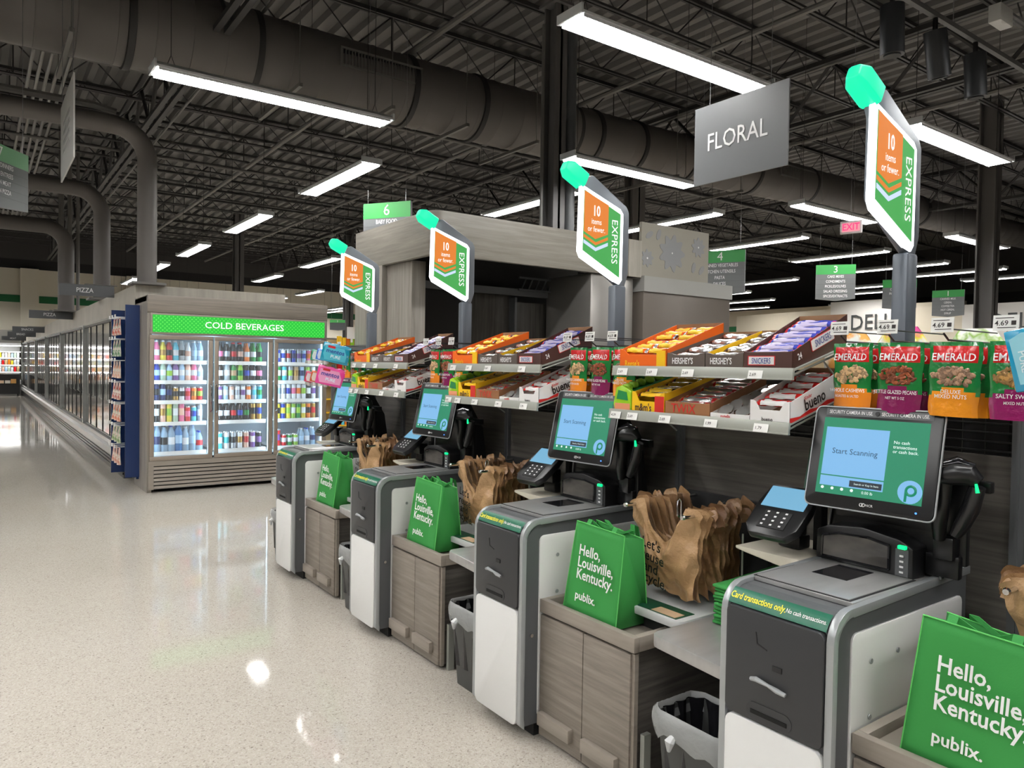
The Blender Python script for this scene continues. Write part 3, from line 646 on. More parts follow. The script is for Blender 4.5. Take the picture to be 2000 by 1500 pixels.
def bin_(y0, who):
    xc, yc = 2.04, y0+.375+.175
    t = thing('waste_bin', 'dark grey waste bin with clear liner, beside the %s machine' % who, 'trash can', (xc, yc, 0), group='waste bins under the shelves')
    def ring(hx, hy, z, r): return [(xc+a, yc+b, z) for a, b in rrect(-hx, hx, -hy, hy, r, 4)]
    m = MB(); R = [ring(.085, .125, 0, .03), ring(.11, .15, .37, .035), ring(.116, .156, .372, .035), ring(.116, .156, .395, .035), ring(.108, .148, .395, .035), ring(.08, .118, .02, .03)]
    n = len(R[0]); m.add([p for g in R for p in g], [(i*n+k, i*n+(k+1) % n, (i+1)*n+(k+1) % n, (i+1)*n+k) for i in range(len(R)-1) for k in range(n)]+[tuple(range(n)), tuple(range(5*n, 6*n))])
    m.build('bin_body', mat('bin_plastic', srgb(62, 63, 62), .45), t, smooth=True)
    lm = mat('bin_liner', (.85, .87, .87), .2, alpha=.36, bump=(30, .6, .01))
    def liner(s, q, inn=False):
        a = 2*pi*s; e = .035*sin(5*a)+.03*sin(9*a+1)+.02*cos(14*a)
        x = max(-1, min(1, 1.25*cos(a))); y = max(-1, min(1, 1.25*sin(a)))
        if q < .5: k = q/.5; rr_ = 1.06+.05*sin(pi*k)+e*.6; z = .325+.085*k+e*.25*(1-k)
        else: k = (q-.5)/.5; rr_ = 1.04-.14*k; z = .41+.012*sin(pi*k)-.06*k*k
        return (xc+.118*x*rr_, yc+.158*y*rr_, z)
    MB().grid(liner, 60, 14).build('liner', lm, t, smooth=True)
    MB().tube([(xc-.125, yc+.05, .345), (xc-.142, yc+.05, .335), (xc-.14, yc+.055, .30)], [.012, .018, .006], 8).build('liner_knot', mat('liner_white', (.75, .77, .77), .4, alpha=.8), t, smooth=True)
    def inner(s, q):
        a = 2*pi*s; x = max(-1, min(1, 1.25*cos(a))); y = max(-1, min(1, 1.25*sin(a))); e = .05*sin(13*a)
        return (xc+.104*x*(1+e-.1*q), yc+.144*y*(1+e-.1*q), .40-.3*q)
    MB().grid(inner, 60, 6).build('black_bag', mat('black_film', (.01, .01, .012), .25), t, smooth=True)
    return t
# express sign posts
og = emis('sign_orange', srgb(236, 134, 48), .72); sgr = emis('sign_green_lit', srgb(80, 186, 92), .62); sw = emis('sign_white_lit', (.93, .97, 1), 2.6); stx = emis('sign_text_lit', (1, .98, .96), 1.0); slb = emis('sign_pale_blue', srgb(190, 205, 245), .95)
beac = emis('beacon_green', (0.0, .86, .42), .9)
frm = mat('sign_frame', srgb(128, 134, 142), .35, .3)
def express(y0, who):
    yy = y0+.187
    t = thing('express_lane_sign', 'lit orange and green express sign with green beacon, at the %s machine' % who, 'sign', (2.57, yy, .95), group='express lane signs')
    ya, yb = yy-.02, yy+.02
    MB().prism([(2.505, ya-.008), (2.58, ya-.008), (2.58, yb+.008), (2.505, yb+.008)], 'Z', .96, 2.0).build('post', mat('post_grey', srgb(92, 98, 106), .35, .3), t, bevel=.012)
    outer = [(2.30, 2.41), (2.30, 2.15), (2.32, 2.125), (2.53, 2.0), (2.575, 1.99), (2.60, 2.06), (2.60, 2.36), (2.583, 2.388), (2.36, 2.508), (2.262, 2.475)]
    h = MB().prism(outer, 'Y', ya, yb).build('sign_housing', frm, t, bevel=.01)
    lit = [(2.278, 2.452), (2.27, 2.14), (2.285, 2.112), (2.532, 2.003), (2.55, 2.025), (2.553, 2.345), (2.533, 2.368)]
    MB().prism(lit, 'Y', ya-.004, ya+.014).build('light_border', sw, h)
    inn = [(2.298, 2.428), (2.292, 2.145), (2.53, 2.035), (2.533, 2.343)]
    g = MB().prism(inn, 'Y', ya-.006, ya).build('sign_face', sgr, h)
    MB().prism([(2.299, 2.424), (2.2965, 2.235), (2.370, 2.205), (2.45, 2.235), (2.452, 2.375)], 'Y', ya-.0075, ya-.006).build('orange_field', og, g)
    def chev(z, w_, m_): MB().prism([(2.296, z), (2.372, z-.032), (2.45, z), (2.45, z-w_), (2.372, z-.032-w_), (2.296, z-w_)], 'Y', ya-.0075, ya-.006).build('chevron', m_, g)
    chev(2.222, .014, og); chev(2.196, .016, slb)
    text('10', g, (2.373, ya-.009, 2.335), (1, 0, 0), (0, 0, 1), .07, stx, bold=.03, sx=.7); text('items\nor fewer.', g, (2.374, ya-.009, 2.268), (1, 0, 0), (0, 0, 1), .038, stx, sx=.78, ls=.95)
    text('EXPRESS', g, (2.491, ya-.009, 2.205), (0, 0, -1), (1, 0, 0), .055, stx, sx=1.05)
    b = MB().frame((2.262, yy, 2.494), (-.155, 0, .075), (.075, 0, .155))
    b.add([(x, y, z) for (x, sy, sz) in ((-.072, .042, .052), (.075, .045, .052), (.112, .03, .03)) for y, z in ((sz, -sy), (sz*.8, sy), (-sz*.8, sy), (-sz, -sy))] if False else [(x, y, z) for (x, hy, hz) in ((-.05, .040, .037), (.045, .041, .037), (.078, .024, .022)) for (y, z) in ((hy, hz*.6), (hy*.7, hz), (-hy*.7, hz), (-hy, hz*.6), (-hy, -hz*.6), (-hy*.7, -hz), (hy*.7, -hz), (hy, -hz*.6))],
          [tuple(range(8)), tuple(range(16, 24))]+[(i*8+k, i*8+(k+1) % 8, (i+1)*8+(k+1) % 8, (i+1)*8+k) for i in range(2) for k in range(8)])
    b.build('beacon', beac, t, bevel=.004)
    t.location.x += .012
    return t
for i in range(4):
    y0 = 1.08+STEP*i; who = WHO[i]
    kiosk(y0, who); hand_scanner(y0, who); pin_pad(y0, who); bracket_shelf(y0, who); club_card(y0, who); steel_shelf(y0, who); bin_(y0, who); express(y0, who)
    folded_totes(y0, who, 11 if i < 2 else 5) if i < 3 else None
    cabinet(y0, '%s checkout machine' % who); tote(y0-.425 if i else y0-.43, '%s checkout machine' % who)
    if i < 3: film_bags(y0, who); rods(y0, who); bag_platform(y0, who)
W5 = 'spare'
o = film_bags(1.08-STEP, 'spare'); o['label'] = 'brown plastic bags bunched at the right picture edge, behind the large green tote'
o = rods(1.08-STEP, 'spare'); o['label'] = 'chrome bag rack at the right picture edge, behind the large green tote'
# wall behind the machines
wb = thing('display_wall', 'long dark laminate partition behind the checkout machines, carrying the candy shelves', 'partition', (2.68, -.5, 0))
MB().box(2.69, 2.75, -.6, 5.78, 0, 1.33).build('wall_panel', W_DARK, wb)
MB().box(2.71, 2.75, -.6, 5.78, 1.33, 1.6).build('wire_backing', mblack, wb)
m = MB()
for i in range(9): m.tube([(2.695, -.6, 1.345+.03*i), (2.695, 5.78, 1.345+.03*i)], .003, 5)
for i in range(90): m.tube([(2.70, -.55+.07*i, 1.33), (2.70, -.55+.07*i, 1.6)], .002, 4)
m.build('wire_grid', mat('black_wire', (.05, .05, .05), .3, .5), wb)
for i in range(-1, 4): MB().box(2.668, 2.69, 2.325+STEP*i, 2.365+STEP*i, .0, 1.58).box(2.664, 2.67, 2.34+STEP*i, 2.35+STEP*i, .0, 1.58).build('upright', dgrey, wb)
MB().box(2.685, 2.76, 5.78, 5.82, 0, 1.6).build('end_panel', dgrey, wb)
# ---------------------------------------------------------------- candy displays
SL = V((.9636, 0, .2672)); SN = V((-.2672, 0, .9636))   # along the sloping shelf, and its normal
def cm_(n, *c, **k): return mat(n, srgb(*c), k.pop('rough', .35), **k)
ORANGE = cm_('carton_orange', 236, 104, 24); YELLOWC = cm_('carton_yellow', 246, 196, 30); BRN = cm_('carton_brown', 74, 48, 44); GRY = cm_('carton_taupe', 92, 82, 76)
KRAFT = cm_('carton_inside', 150, 112, 80, rough=.8); TWX = cm_('carton_bronze', 150, 104, 70); REDC = cm_('carton_red', 206, 44, 40); WHC = cm_('carton_white', 236, 234, 232); GRC = cm_('carton_green', 30, 130, 70)
LIME = cm_('wrap_lime', 150, 200, 40, rough=.2); FOIL = mat('silver_foil', (.75, .75, .75), .25, .8)
WR = {'orange': (cm_('wrap_orange', 238, 96, 20, rough=.2), YELLOWC, FOIL), 'choc': (cm_('wrap_brown', 66, 44, 40, rough=.2), FOIL, cm_('wrap_cocoa', 96, 62, 50, rough=.2)), 'blue': (cm_('wrap_blue', 60, 70, 160, rough=.2), cm_('wrap_pale', 186, 176, 206, rough=.2), cm_('wrap_red', 196, 50, 60, rough=.2)),
      'mix': (cm_('wrap_dark', 50, 32, 28, rough=.2), YELLOWC, REDC), 'red': (cm_('wrap_crimson', 190, 34, 40, rough=.18), FOIL, TWX), 'white': (cm_('wrap_scarlet', 214, 34, 32, rough=.18), WHC, cm_('wrap_scarlet', 214, 34, 32))}
BARM = {}
def bar_mesh(kind, L):
    key = (kind, round(L, 3))
    if key in BARM: return BARM[key]
    m = MB(); nu = 14; rg = []
    for i in range(nu+1):
        s = i/nu; y = (s-.5)*L; e = 1 if .08 < s < .92 else (.15 if s in (0, 1) else .55)
        for k in range(8):
            a = 2*pi*k/8; w_ = .0155*(1 if e > .9 else 1.05); h_ = .0095*e+.0006
            rg.append((w_*cos(a)*(1+.06*sin(9*s+k)), y, h_*sin(a)+.001*sin(17*s+2*k)*e))
    m.v = [V(p) for p in rg]
    for i in range(nu):
        s = (i+.5)/nu; mi = 2 if (s < .08 or s > .92) else 0
        for k in range(8): m.f.append([i*8+k, i*8+(k+1) % 8, (i+1)*8+(k+1) % 8, (i+1)*8+k]); m.mi.append(1 if mi == 0 and ((k in (2, 3) and .14 < s < .86) or (k in (1, 0) and .55 < s < .8)) else mi)
    o = m.build('tmp', list(WR[kind]), smooth=True); me = o.data; bpy.data.objects.remove(o); me.name = 'candy_bar'; BARM[key] = me; return me
def cup_mesh():
    if 'cup' in BARM: return BARM['cup']
    m = MB(); m.mat(0).lathe([(0, -.03), (.02, -.03), (.027, -.004)], n=14); m.mat(1).lathe([(.027, -.004), (.031, 0), (.031, .003), (0, .004)], n=14); m.mat(2).lathe([(.0235, -.022), (.0268, -.008)], n=14)
    o = m.build('tmp', [mat('cup_brown', srgb(64, 40, 34), .2), FOIL, WHC], smooth=True); me = o.data; bpy.data.objects.remove(o); BARM['cup'] = me; return me
ITEM = {'orange': ('peanut_butter_candy', 'orange wrapped peanut butter candy', 'orange candy box'), 'choc': ('chocolate_bar', 'brown and silver wrapped chocolate bar', 'taupe chocolate box'),
        'blue': ('candy_bar', 'blue and white wrapped candy bar', 'big dark brown candy box'), 'mix': ('candy_pouch', 'brown and yellow wrapped candy pouch', 'yellow candy box'), 'red': ('candy_bar', 'red and gold wrapped candy bar', 'bronze candy box'),
        'white': ('wafer_bar', 'red and white wrapped wafer bar', 'white wafer box'), 'cup': ('snack_cup', 'foil lidded snack cup', 'low white cup tray')}
def carton(di, z0, x0, ya, yb, hf, hb, L, fm, sm, kind, label, ftxt, stxt=None, rows=6, cols=1, cut=0, im=KRAFT, which=''):
    who = WHO[di]
    t = thing('candy_carton', '%s on the %s candy stand' % (label, who), 'box', (x0, ya, z0), group='open candy cartons')
    o = V((x0, 0, z0)); e = .0022
    def P(s, y, n): return o+SL*s+V((0, y, 0))+V((0, 0, 1))*n
    def slab(a, b, c, d, off, m, name):
        mb = MB(); off = V(off); mb.add([a, b, c, d, a+off, b+off, c+off, d+off], [(0, 1, 2, 3), (4, 7, 6, 5), (0, 4, 5, 1), (1, 5, 6, 2), (2, 6, 7, 3), (3, 7, 4, 0)]); return mb.build(name, m, t)
    c = cut
    f = MB(); yy = [yb, ya]; pts = [(ya, 0), (yb, 0), (yb, hf*1.05), (yb-.02, hf), (yb-.02-(yb-ya)*.12, hf-c), (ya+.02+(yb-ya)*.12, hf-c), (ya+.02, hf), (ya, hf*1.05)]
    f.add([P(-.002, a, b) for a, b in pts]+[P(e, a, b) for a, b in pts], [tuple(range(8)), tuple(range(15, 7, -1))]+[(i, (i+1) % 8, 8+(i+1) % 8, 8+i) for i in range(8)])
    fr = f.build('carton_front', fm, t)
    slab(P(0, ya, 0), P(L, ya, 0), P(L, ya, hb), P(0, ya, hf), (0, e, 0), sm, 'carton_side'); slab(P(0, yb, 0), P(L, yb, 0), P(L, yb, hb), P(0, yb, hf), (0, -e, 0), sm, 'carton_side')
    slab(P(L, ya, 0), P(L, yb, 0), P(L, yb, hb), P(L, ya, hb), (-e, 0, 0), im, 'carton_back'); slab(P(0, ya, 0), P(0, yb, 0), P(L, yb, 0), P(L, ya, 0), (0, 0, e), im, 'carton_bottom')
    for (s, y, z, sz, m_, sx, b) in ftxt: text(s, fr, P(-.0035, yb+(ya-yb)*y, z), (0, -1, 0), (0, 0, 1), sz, m_, sx=sx, bold=b)
    if stxt:
        for (kind_, s, d, h, sz, m_, sx, b) in stxt:
            up_ = V((-.2, 0, 1))
            if kind_ == 'T': text(s, t, P(d, ya-.0034, h), (SL+V((0, 0, (hb-hf)/L*.6))), up_, sz, m_, name='side_lettering', sx=sx, bold=b)
            else:
                r_ = (SL+V((0, 0, (hb-hf)/L*.6))).normalized(); MB().frame(P(d, ya-(.0008 if m_ is RED_T else .0016), h), r_, up_).prism(rrect(-s[0], s[0], -s[1], s[1], .004), 'Z', -.0004, .0006).build('side_panel_print', m_, t)
    name, lab, bx = ITEM[kind]
    W = (yb-ya-.012)/cols
    for r_ in range(rows):
        for c_ in range(cols):
            s = .03+(L-.06)*r_/max(1, rows-1); h = hf+(hb-hf)*s/L; hh = max(.02, h-.012+(.004*sin(r_*2.1+c_)))
            me = cup_mesh() if kind == 'cup' else bar_mesh(kind, W*.97)
            ob = bpy.data.objects.new(name, me); COL.objects.link(ob); ob.location = P(s, ya+.006+W*(c_+.5), hh-(.004 if kind != 'cup' else -.004))
            tilt = -math.atan2(SL.z*L+(hb-hf), SL.x*L)
            ob.rotation_euler = (.04*sin(r_*3.3+c_), tilt-(.25 if kind != 'cup' else .35+.2*sin(r_)), .06*sin(r_*1.7+2*c_+ya*9))
            cc = '' if cols == 1 else (' %s side' % ('inner' if c_ == 0 else 'outer'))
            tag(ob, '%s, row %d%s, %s%s, %s stand' % (lab.replace(' wrapped',''), r_+1, cc, which, bx, who), 'candy', bx.replace('box', 'bars').replace('tray', 'cups'))
    return t
RED_T = mat('lettering_red', srgb(196, 30, 40), .4); BLUE_T = mat('lettering_blue', srgb(30, 50, 140), .4); BLK_T = mat('lettering_black', srgb(30, 20, 20), .4)
TAGW = mat('price_tag_white', srgb(236, 236, 232), .5)
def shelf_tray(di, dy, z, zn, prices):
    x0 = 2.262 if zn == 'upper' else 2.246; ya, yb = 1.487+dy, 2.362+dy
    t = thing('candy_shelf', '%s grey metal candy shelf with price tags, on the %s stand' % (zn, WHO[di]), 'shelf', (x0, ya, z), group='sloping candy shelves')
    o = V((x0, 0, z)); m = MB()
    p = [o, o+SL*.38, o+SL*.38+SN*.006, o+SN*.006]; m.add([V((q.x, ya, q.z)) for q in p]+[V((q.x, yb, q.z)) for q in p], [(0, 1, 2, 3), (7, 6, 5, 4), (0, 4, 5, 1), (1, 5, 6, 2), (2, 6, 7, 3), (3, 7, 4, 0)])
    m.build('shelf_plate', greybase, t)
    r_ = MB().prism([(x0-.012, z-.026), (x0-.002, z-.026), (x0+.004, z+.012), (x0-.008, z+.012)], 'Y', ya-.004, yb+.004).box(x0-.013, x0, ya-.004, yb+.004, z-.03, z-.024).build('price_rail', greybase, t, bevel=.001)
    for (y, s) in prices:
        g = MB().frame((x0-.0128, y+dy, z-.01), (0, -1, 0), (.27, 0, .96)).box(-.03, .03, -.018, .012, 0, .0012).build('price_tag', TAGW, r_)
        text(s, g, V((x0-.0185, y+dy+.008, z-.013)), (0, -1, 0), (.27, 0, .96), .016, BLK_T, bold=.01)
    for y in (ya+.01, yb-.01): MB().tube([o+V((0, y, -.015)), o+SL*.42+V((0, y, -.012))], .004, 6).tube([V((2.66, y, z-.1)), o+SL*.2+V((0, y, -.012)), o+SL*.41+V((0, y, -.012)), V((2.672, y, z+.1))], .004, 6).build('shelf_bracket', greybase, t)
    return t
for di in range(3):
    dy = STEP*di; zU, xU, zL, xL = 1.600, 2.268, 1.413, 2.252
    shelf_tray(di, dy, zU-.006, 'upper', ((2.30, '2.69'), (2.13, '2.69'), (1.94, '2.69'), (1.63, '2.69')))
    shelf_tray(di, dy, zL-.006, 'lower', ((2.32, '4.39'), (2.22, '2.69'), (2.04, '2.69'), (1.81, '1.99'), (1.59, '1.79')))
    c = lambda *a, **k: carton(di, *a, **k)
    c(zU, xU, 2.068+dy, 2.334+dy, .075, .10, .37, ORANGE, ORANGE, 'orange', 'orange open carton of peanut butter candies', [("Reese's", .28, .016, .036, YELLOWC, .8, .03)], rows=6, cols=2, cut=.022)
    c(zU, xU, 1.872+dy, 2.062+dy, .058, .06, .36, GRY, GRY, 'choc', 'taupe open chocolate carton beside the orange one', [("HERSHEY'S", .42, .028, .034, whitel, .66, .03)], rows=5, cut=.006, which='first ')
    c(zU, xU, 1.696+dy, 1.868+dy, .058, .062, .36, GRY, YELLOWC, 'choc', 'taupe open chocolate carton beside the big brown one', [("HERSHEY'S", .42, .028, .034, whitel, .62, .03)], rows=5, cut=.006, which='second ')
    s = c(zU, xU, 1.496+dy, 1.693+dy, .062, .115, .35, BRN, BRN, 'blue', 'big dark brown open candy carton at the shelf end', [('SNICKERS', .38, .03, .029, BLUE_T, .62, .04)], rows=9, cut=0,
          stxt=[('T', '24', .04, .036, .032, whitel, .8, .03), ('P', (.075, .022), .185, .06, 0, RED_T, 0, 0), ('P', (.072, .019), .185, .06, 0, WHC, 0, 0), ('T', 'SNICKERS', .185, .06, .036, BLUE_T, .66, .05)])
    MB().box(xU-.0032, xU-.0026, 1.562+dy, 1.675+dy, zU+.014, zU+.048).build('front_print', RED_T, s); MB().box(xU-.0036, xU-.003, 1.566+dy, 1.671+dy, zU+.017, zU+.045).build('front_print', WHC, s)
    for ob in s.children:
        if ob.name.startswith('carton_front'):
            for q in ob.children: q.location.x -= .002
    # wedge prints: yellow corner of the orange carton, gold edges
    # lower shelf
    g = thing('gum_pack', 'green and yellow fruit candy pack at the far end of the %s lower shelf' % WHO[di], 'candy', (xL, 2.25+dy, zL), group='green fruit candy packs')
    MB().prism([(2.245+dy, zL), (2.345+dy, zL), (2.352+dy, zL+.03), (2.335+dy, zL+.10), (2.30+dy, zL+.11), (2.245+dy, zL+.085)], 'X', xL-.004, xL+.02).build('pack_front', LIME, g, bevel=.004)
    MB().prism([(2.262+dy, zL+.045), (2.33+dy, zL+.05), (2.32+dy, zL+.088), (2.27+dy, zL+.08)], 'X', xL-.006, xL-.003).build('pack_print', GRC, g); MB().box(xL-.006, xL-.003, 2.25+dy, 2.34+dy, zL+.004, zL+.032).build('pack_print', cm_('carton_peach', 226, 150, 110), g)
    q = MB()
    for k in range(7): q.lathe([(0, -.018), (.02, -.012), (.024, 0), (.02, .012), (0, .018)], (xL+.03+.045*k, 2.30+dy+.01*sin(k), zL+.1+.011*k), 10)
    q.build('pack_lobes', LIME, g, smooth=True); MB().add([(xL+.02, 2.247+dy, zL), (xL+.34, 2.247+dy, zL+.09), (xL+.34, 2.247+dy, zL+.18), (xL+.02, 2.247+dy, zL+.085), (xL+.02, 2.34+dy, zL), (xL+.34, 2.34+dy, zL+.09), (xL+.34, 2.34+dy, zL+.16), (xL+.02, 2.34+dy, zL+.08)], [(0, 1, 2, 3), (7, 6, 5, 4), (0, 3, 7, 4), (3, 2, 6, 7), (2, 1, 5, 6), (1, 0, 4, 5)]).build('pack_body', GRC, g)
    c(zL, xL, 2.058+dy, 2.24+dy, .082, .075, .34, YELLOWC, YELLOWC, 'mix', 'yellow and red open candy carton', [("m&m's", .36, .02, .046, BRN, .75, .05)], rows=6, cut=.036)
    c(zL, xL, 1.83+dy, 2.053+dy, .052, .062, .36, TWX, TWX, 'red', 'bronze open candy carton in the lower row', [('TWIX', .42, .027, .05, REDC, .95, .05)], rows=8, cut=0)
    c(zL, xL, 1.652+dy, 1.826+dy, .02, .03, .36, WHC, WHC, 'cup', 'low white tray of snack cups', [('nutella', .4, .011, .018, RED_T, .9, .03)], rows=6, cols=2, cut=0)
    b = c(zL, xL, 1.49+dy, 1.649+dy, .074, .105, .34, WHC, WHC, 'white', 'white and red open wafer carton at the shelf end', [('bueno', .45, .012, .02, BLK_T, .9, .03)], rows=6, cut=.03,
          stxt=[('T', 'Kinder', .105, .066, .018, RED_T, .9, .03), ('T', 'bueno', .15, .042, .058, BLK_T, .9, .03)])
    rp = MB(); o = V((xL, 1.4888+dy, zL)); pts = [o+SL*a+V((0, 0, h)) for a, h in ((0, .002), (.33, .002), (.33, .022), (.28, .012), (.23, .02), (.17, .010), (.12, .018), (.06, .010), (0, .02))]
    rp.add(pts, [tuple(range(9))]); rp.build('side_panel_print', REDC, b)
    rp = MB(); rp.box(xL-.0035, xL-.0028, 2.06+dy, 2.11+dy, zL+.002, zL+.07).build('front_print', REDC, [o_ for o_ in bpy.data.objects if o_.name.startswith('candy_carton') and abs(o_.location.y-(2.058+dy)) < 1e-4][0])
    rp = MB(); rp.box(xU-.0035, xU-.0028, 2.072+dy, 2.12+dy, zU+.002, zU+.07).build('front_print', YELLOWC, [o_ for o_ in bpy.data.objects if o_.name.startswith('candy_carton') and abs(o_.location.y-(2.068+dy)) < 1e-4 and o_.location.z > 1.5][0])

# ---------------------------------------------------------------- nut bags on pegs
NUTS = [('cashew', 'WHOLE CASHEWS', 'ROASTED & SALTED', (236, 140, 40), (214, 178, 132), 0), ('pecan', 'KETTLE GLAZED PECANS', 'NET WT 5 OZ', (128, 30, 84), (150, 76, 40), 1),
        ('mixed nut', 'DELUXE\nMIXED NUTS', '', (236, 150, 36), (176, 140, 112), 0), ('salty sweet nut', 'SALTY SWEET', 'MIXED NUTS', (140, 26, 92), (196, 150, 84), 1)]
film = dict(rough=.16, coat=.6, bump=(26, .5, .01))
BG = mat('pouch_green', srgb(28, 120, 56), **film); BR_ = mat('pouch_red', srgb(206, 38, 40), **film)
def pouch_proto(i):
    nm, l1, l2, cb, cn, pk = NUTS[i]; t = bpy.data.objects.new('nut_pouch', None); COL.objects.link(t)
    bm_ = mat('pouch_base_%d' % i, srgb(*cb), **film); W, H = .145, .225
    def surf(s, q, back=1):
        y = (s-.5)*W*(1-.06*q); e = sin(pi*min(1, max(0, s)))**.6
        d = .024*e*(q**.55)*(1 if q < .9 else 1)+.0015*sin(23*s+9*q+i)*e
        return (-back*d-.001*back, -y+.002*sin(14*q+i), -q*H)
    m = MB(); nu, nv = 14, 18
    for b in (1, -1):
        base = len(m.v)
        for j in range(nv+1):
            for k in range(nu+1): m.v.append(V(surf(k/nu, j/nv, b)))
        for j in range(nv):
            for k in range(nu):
                s, q = (k+.5)/nu, (j+.5)/nv
                arch = .62+.1*(abs(s-.5)*2)**2
                mi = 1 if (.05 < q < .29 and .06 < s < .94) else (2 if q > arch and b > 0 or q > .66 and b < 0 else 0)
                m.f.append([base+j*(nu+1)+k, base+j*(nu+1)+k+1, base+(j+1)*(nu+1)+k+1, base+(j+1)*(nu+1)+k]); m.mi.append(mi)
    m.build('pouch_film', [BG, BR_, bm_], t, smooth=True)
    rnd = random.Random(i); nm_ = mat('nut_print_%d' % i, srgb(*cn), .4); nm2 = mat('nut_print_b%d' % i, srgb(*[int(c*.72) for c in cn]), .4); q_ = MB()
    for k in range(70):
        a = rnd.random()*2*pi; r_ = rnd.random()**.5; s = .5+.40*r_*cos(a); q = .47+.125*r_*sin(a); p = V(surf(s, q)); th = rnd.random()*pi; L_, w_ = (.012, .0055) if pk else (.010, .0068)
        u_ = V((0, cos(th), sin(th))); v_ = V((0, -sin(th), cos(th))); n_ = V((-1, 0, 0)); q_.k = k % 2
        ring = [p+u_*L_*cos(x)+v_*w_*sin(x)+n_*.0012 for x in [j*pi/4 for j in range(8)]]; ring2 = [p+u_*L_*.55*cos(x)+v_*w_*.55*sin(x)+n_*(.0045+.001*rnd.random()) for x in [j*pi/4 for j in range(8)]]
        q_.add(ring+ring2, [tuple(range(8, 16))]+[(j, (j+1) % 8, 8+(j+1) % 8, 8+j) for j in range(8)])
    q_.build('nut_picture', [nm_, nm2], t)
    r, u = (0, -1, 0), (.13, 0, 1)
    text('EMERALD', t, V((-.0165, 0, -.047)), r, (.2, 0, 1), .033, whitel, sx=.86, bold=.035)
    text(l1, t, V((-.0285, 0, -.158)), r, (.02, 0, 1), .017 if len(l1) < 14 or '\n' in l1 else .0165, whitel, sx=.72 if len(l1) > 14 and '\n' not in l1 else .9, bold=.03, ls=.85)
    if l2: text(l2, t, V((-.0285, 0, -.177)), r, (.02, 0, 1), .012, whitel, sx=.8, bold=.01)
    return t
PP = [pouch_proto(i) for i in range(4)]
def peg(y, z, lab, price='4.69', xt=2.33):
    t = thing('peg_hook', lab, 'hook', (2.7, y, z), group='peg hooks with price plates')
    MB().tube([(2.705, y, z), (xt+.03, y, z+.002), (xt, y, z+.02)], .0035, 6).tube([(2.70, y, z+.035), (xt-.005, y, z+.035)], .0025, 6).build('peg', black, t)
    s = MB().frame((xt-.01, y, z+.045), (0, -1, 0), (.1, 0, 1)).box(-.032, .032, -.022, .022, 0, .0015).build('price_plate', TAGW, t)
    text(price, s, V((xt-.013, y+.01, z+.044)), (0, -1, 0), (.1, 0, 1), .02, BLK_T, bold=.01)
    MB().frame((xt-.0122, y, z+.045), (0, -1, 0), (.1, 0, 1)).box(-.026, .02, .013, .015, 0, .0003).box(-.02, .026, -.014, -.012, 0, .0003).box(.014, .026, -.006, .006, 0, .0003).build('price_print', BLK_T, s)
CM = cmap(); first = [True]*4
for si in range(4):
    offs = [.277, .118, -.045, -.212] if si == 0 else [.277, .117, -.035]
    if si == 3: offs = [.277]
    for k, dyk in enumerate(offs):
        y = 1.08+STEP*si+dyk; nm = NUTS[k][0]
        peg(y, 1.695, 'black peg hook with a price plate holding %s pouches above the %s machine' % (nm, WHO[si]))
        for dpt in range(3):
            src = PP[k]
            if first[k]: o = src; first[k] = False
            else: o = copy_tree(src, None, CM)
            o.location = (2.385+.065*dpt, y+(-.012 if dpt == 0 else .008*dpt-.02), 1.692-.003*dpt); o.rotation_euler = (.02*sin(k+si+dpt), 0, (-.10+.07*k if dpt == 0 else -.05)+.04*sin(3*si+k))
            tag(o, 'shiny green %s pouch, %s on its peg, above the %s checkout machine' % (nm, ('front one', 'middle one', 'back one')[dpt], WHO[si]), 'snack bag', 'nut pouches on pegs')
# sugar-free gum packs on pegs by the farthest machine, and one at the right picture edge
def gum(x, y, z, c, c2, lab, s=1., rz=0, txt=True):
    t = thing('gum_multipack', lab, 'gum pack', (0, 0, 0), group='gum multipacks'); W, H, Dp = .085*s, .055*s, .02*s
    mm = mat('gum_film_%s' % str(c), srgb(*c), .15, coat=.6); m2 = mat('gum_film_%s' % str(c2), srgb(*c2), .2, coat=.5)
    m = MB()
    def top(y_): return H+.006*s*abs(sin(y_/W*pi*1.5+1.2))
    pts = [(-W+2*W*i/18, top(-W+2*W*i/18)) for i in range(19)]+[(W, -H), (-W, -H)]
    m.prism(pts, 'X', -Dp, Dp).build('pack_body', mm, t, bevel=.004*s)
    MB().prism([(-W*.78, -H*.7), (W*.7, -H*.8), (W*.86, -H*.2), (W*.8, H*.72), (-W*.55, H*.72), (-W*.8, 0)], 'X', -Dp-.001, -Dp+.001).build('pack_label', m2, t)
    if txt:
        text('mentos', t, V((-Dp-.002, .004, H*.22)), (0, -1, 0), (0, 0, 1), .036*s, BLUE_T, bold=.04, sx=1.02); text('PURE', t, V((-Dp-.002, -.005, -H*.35)), (0, -1, 0), (0, 0, 1), .026*s, mat('gum_word', srgb(225, 240, 245), .4), bold=.02)
        MB().box(-Dp-.002, -Dp-.001, W*.1, W*.62, H*.55, H*.8).build('pack_flash', RED_T, t)
    t.location = (x, y, z); t.rotation_euler = (.22, 0, rz); return t
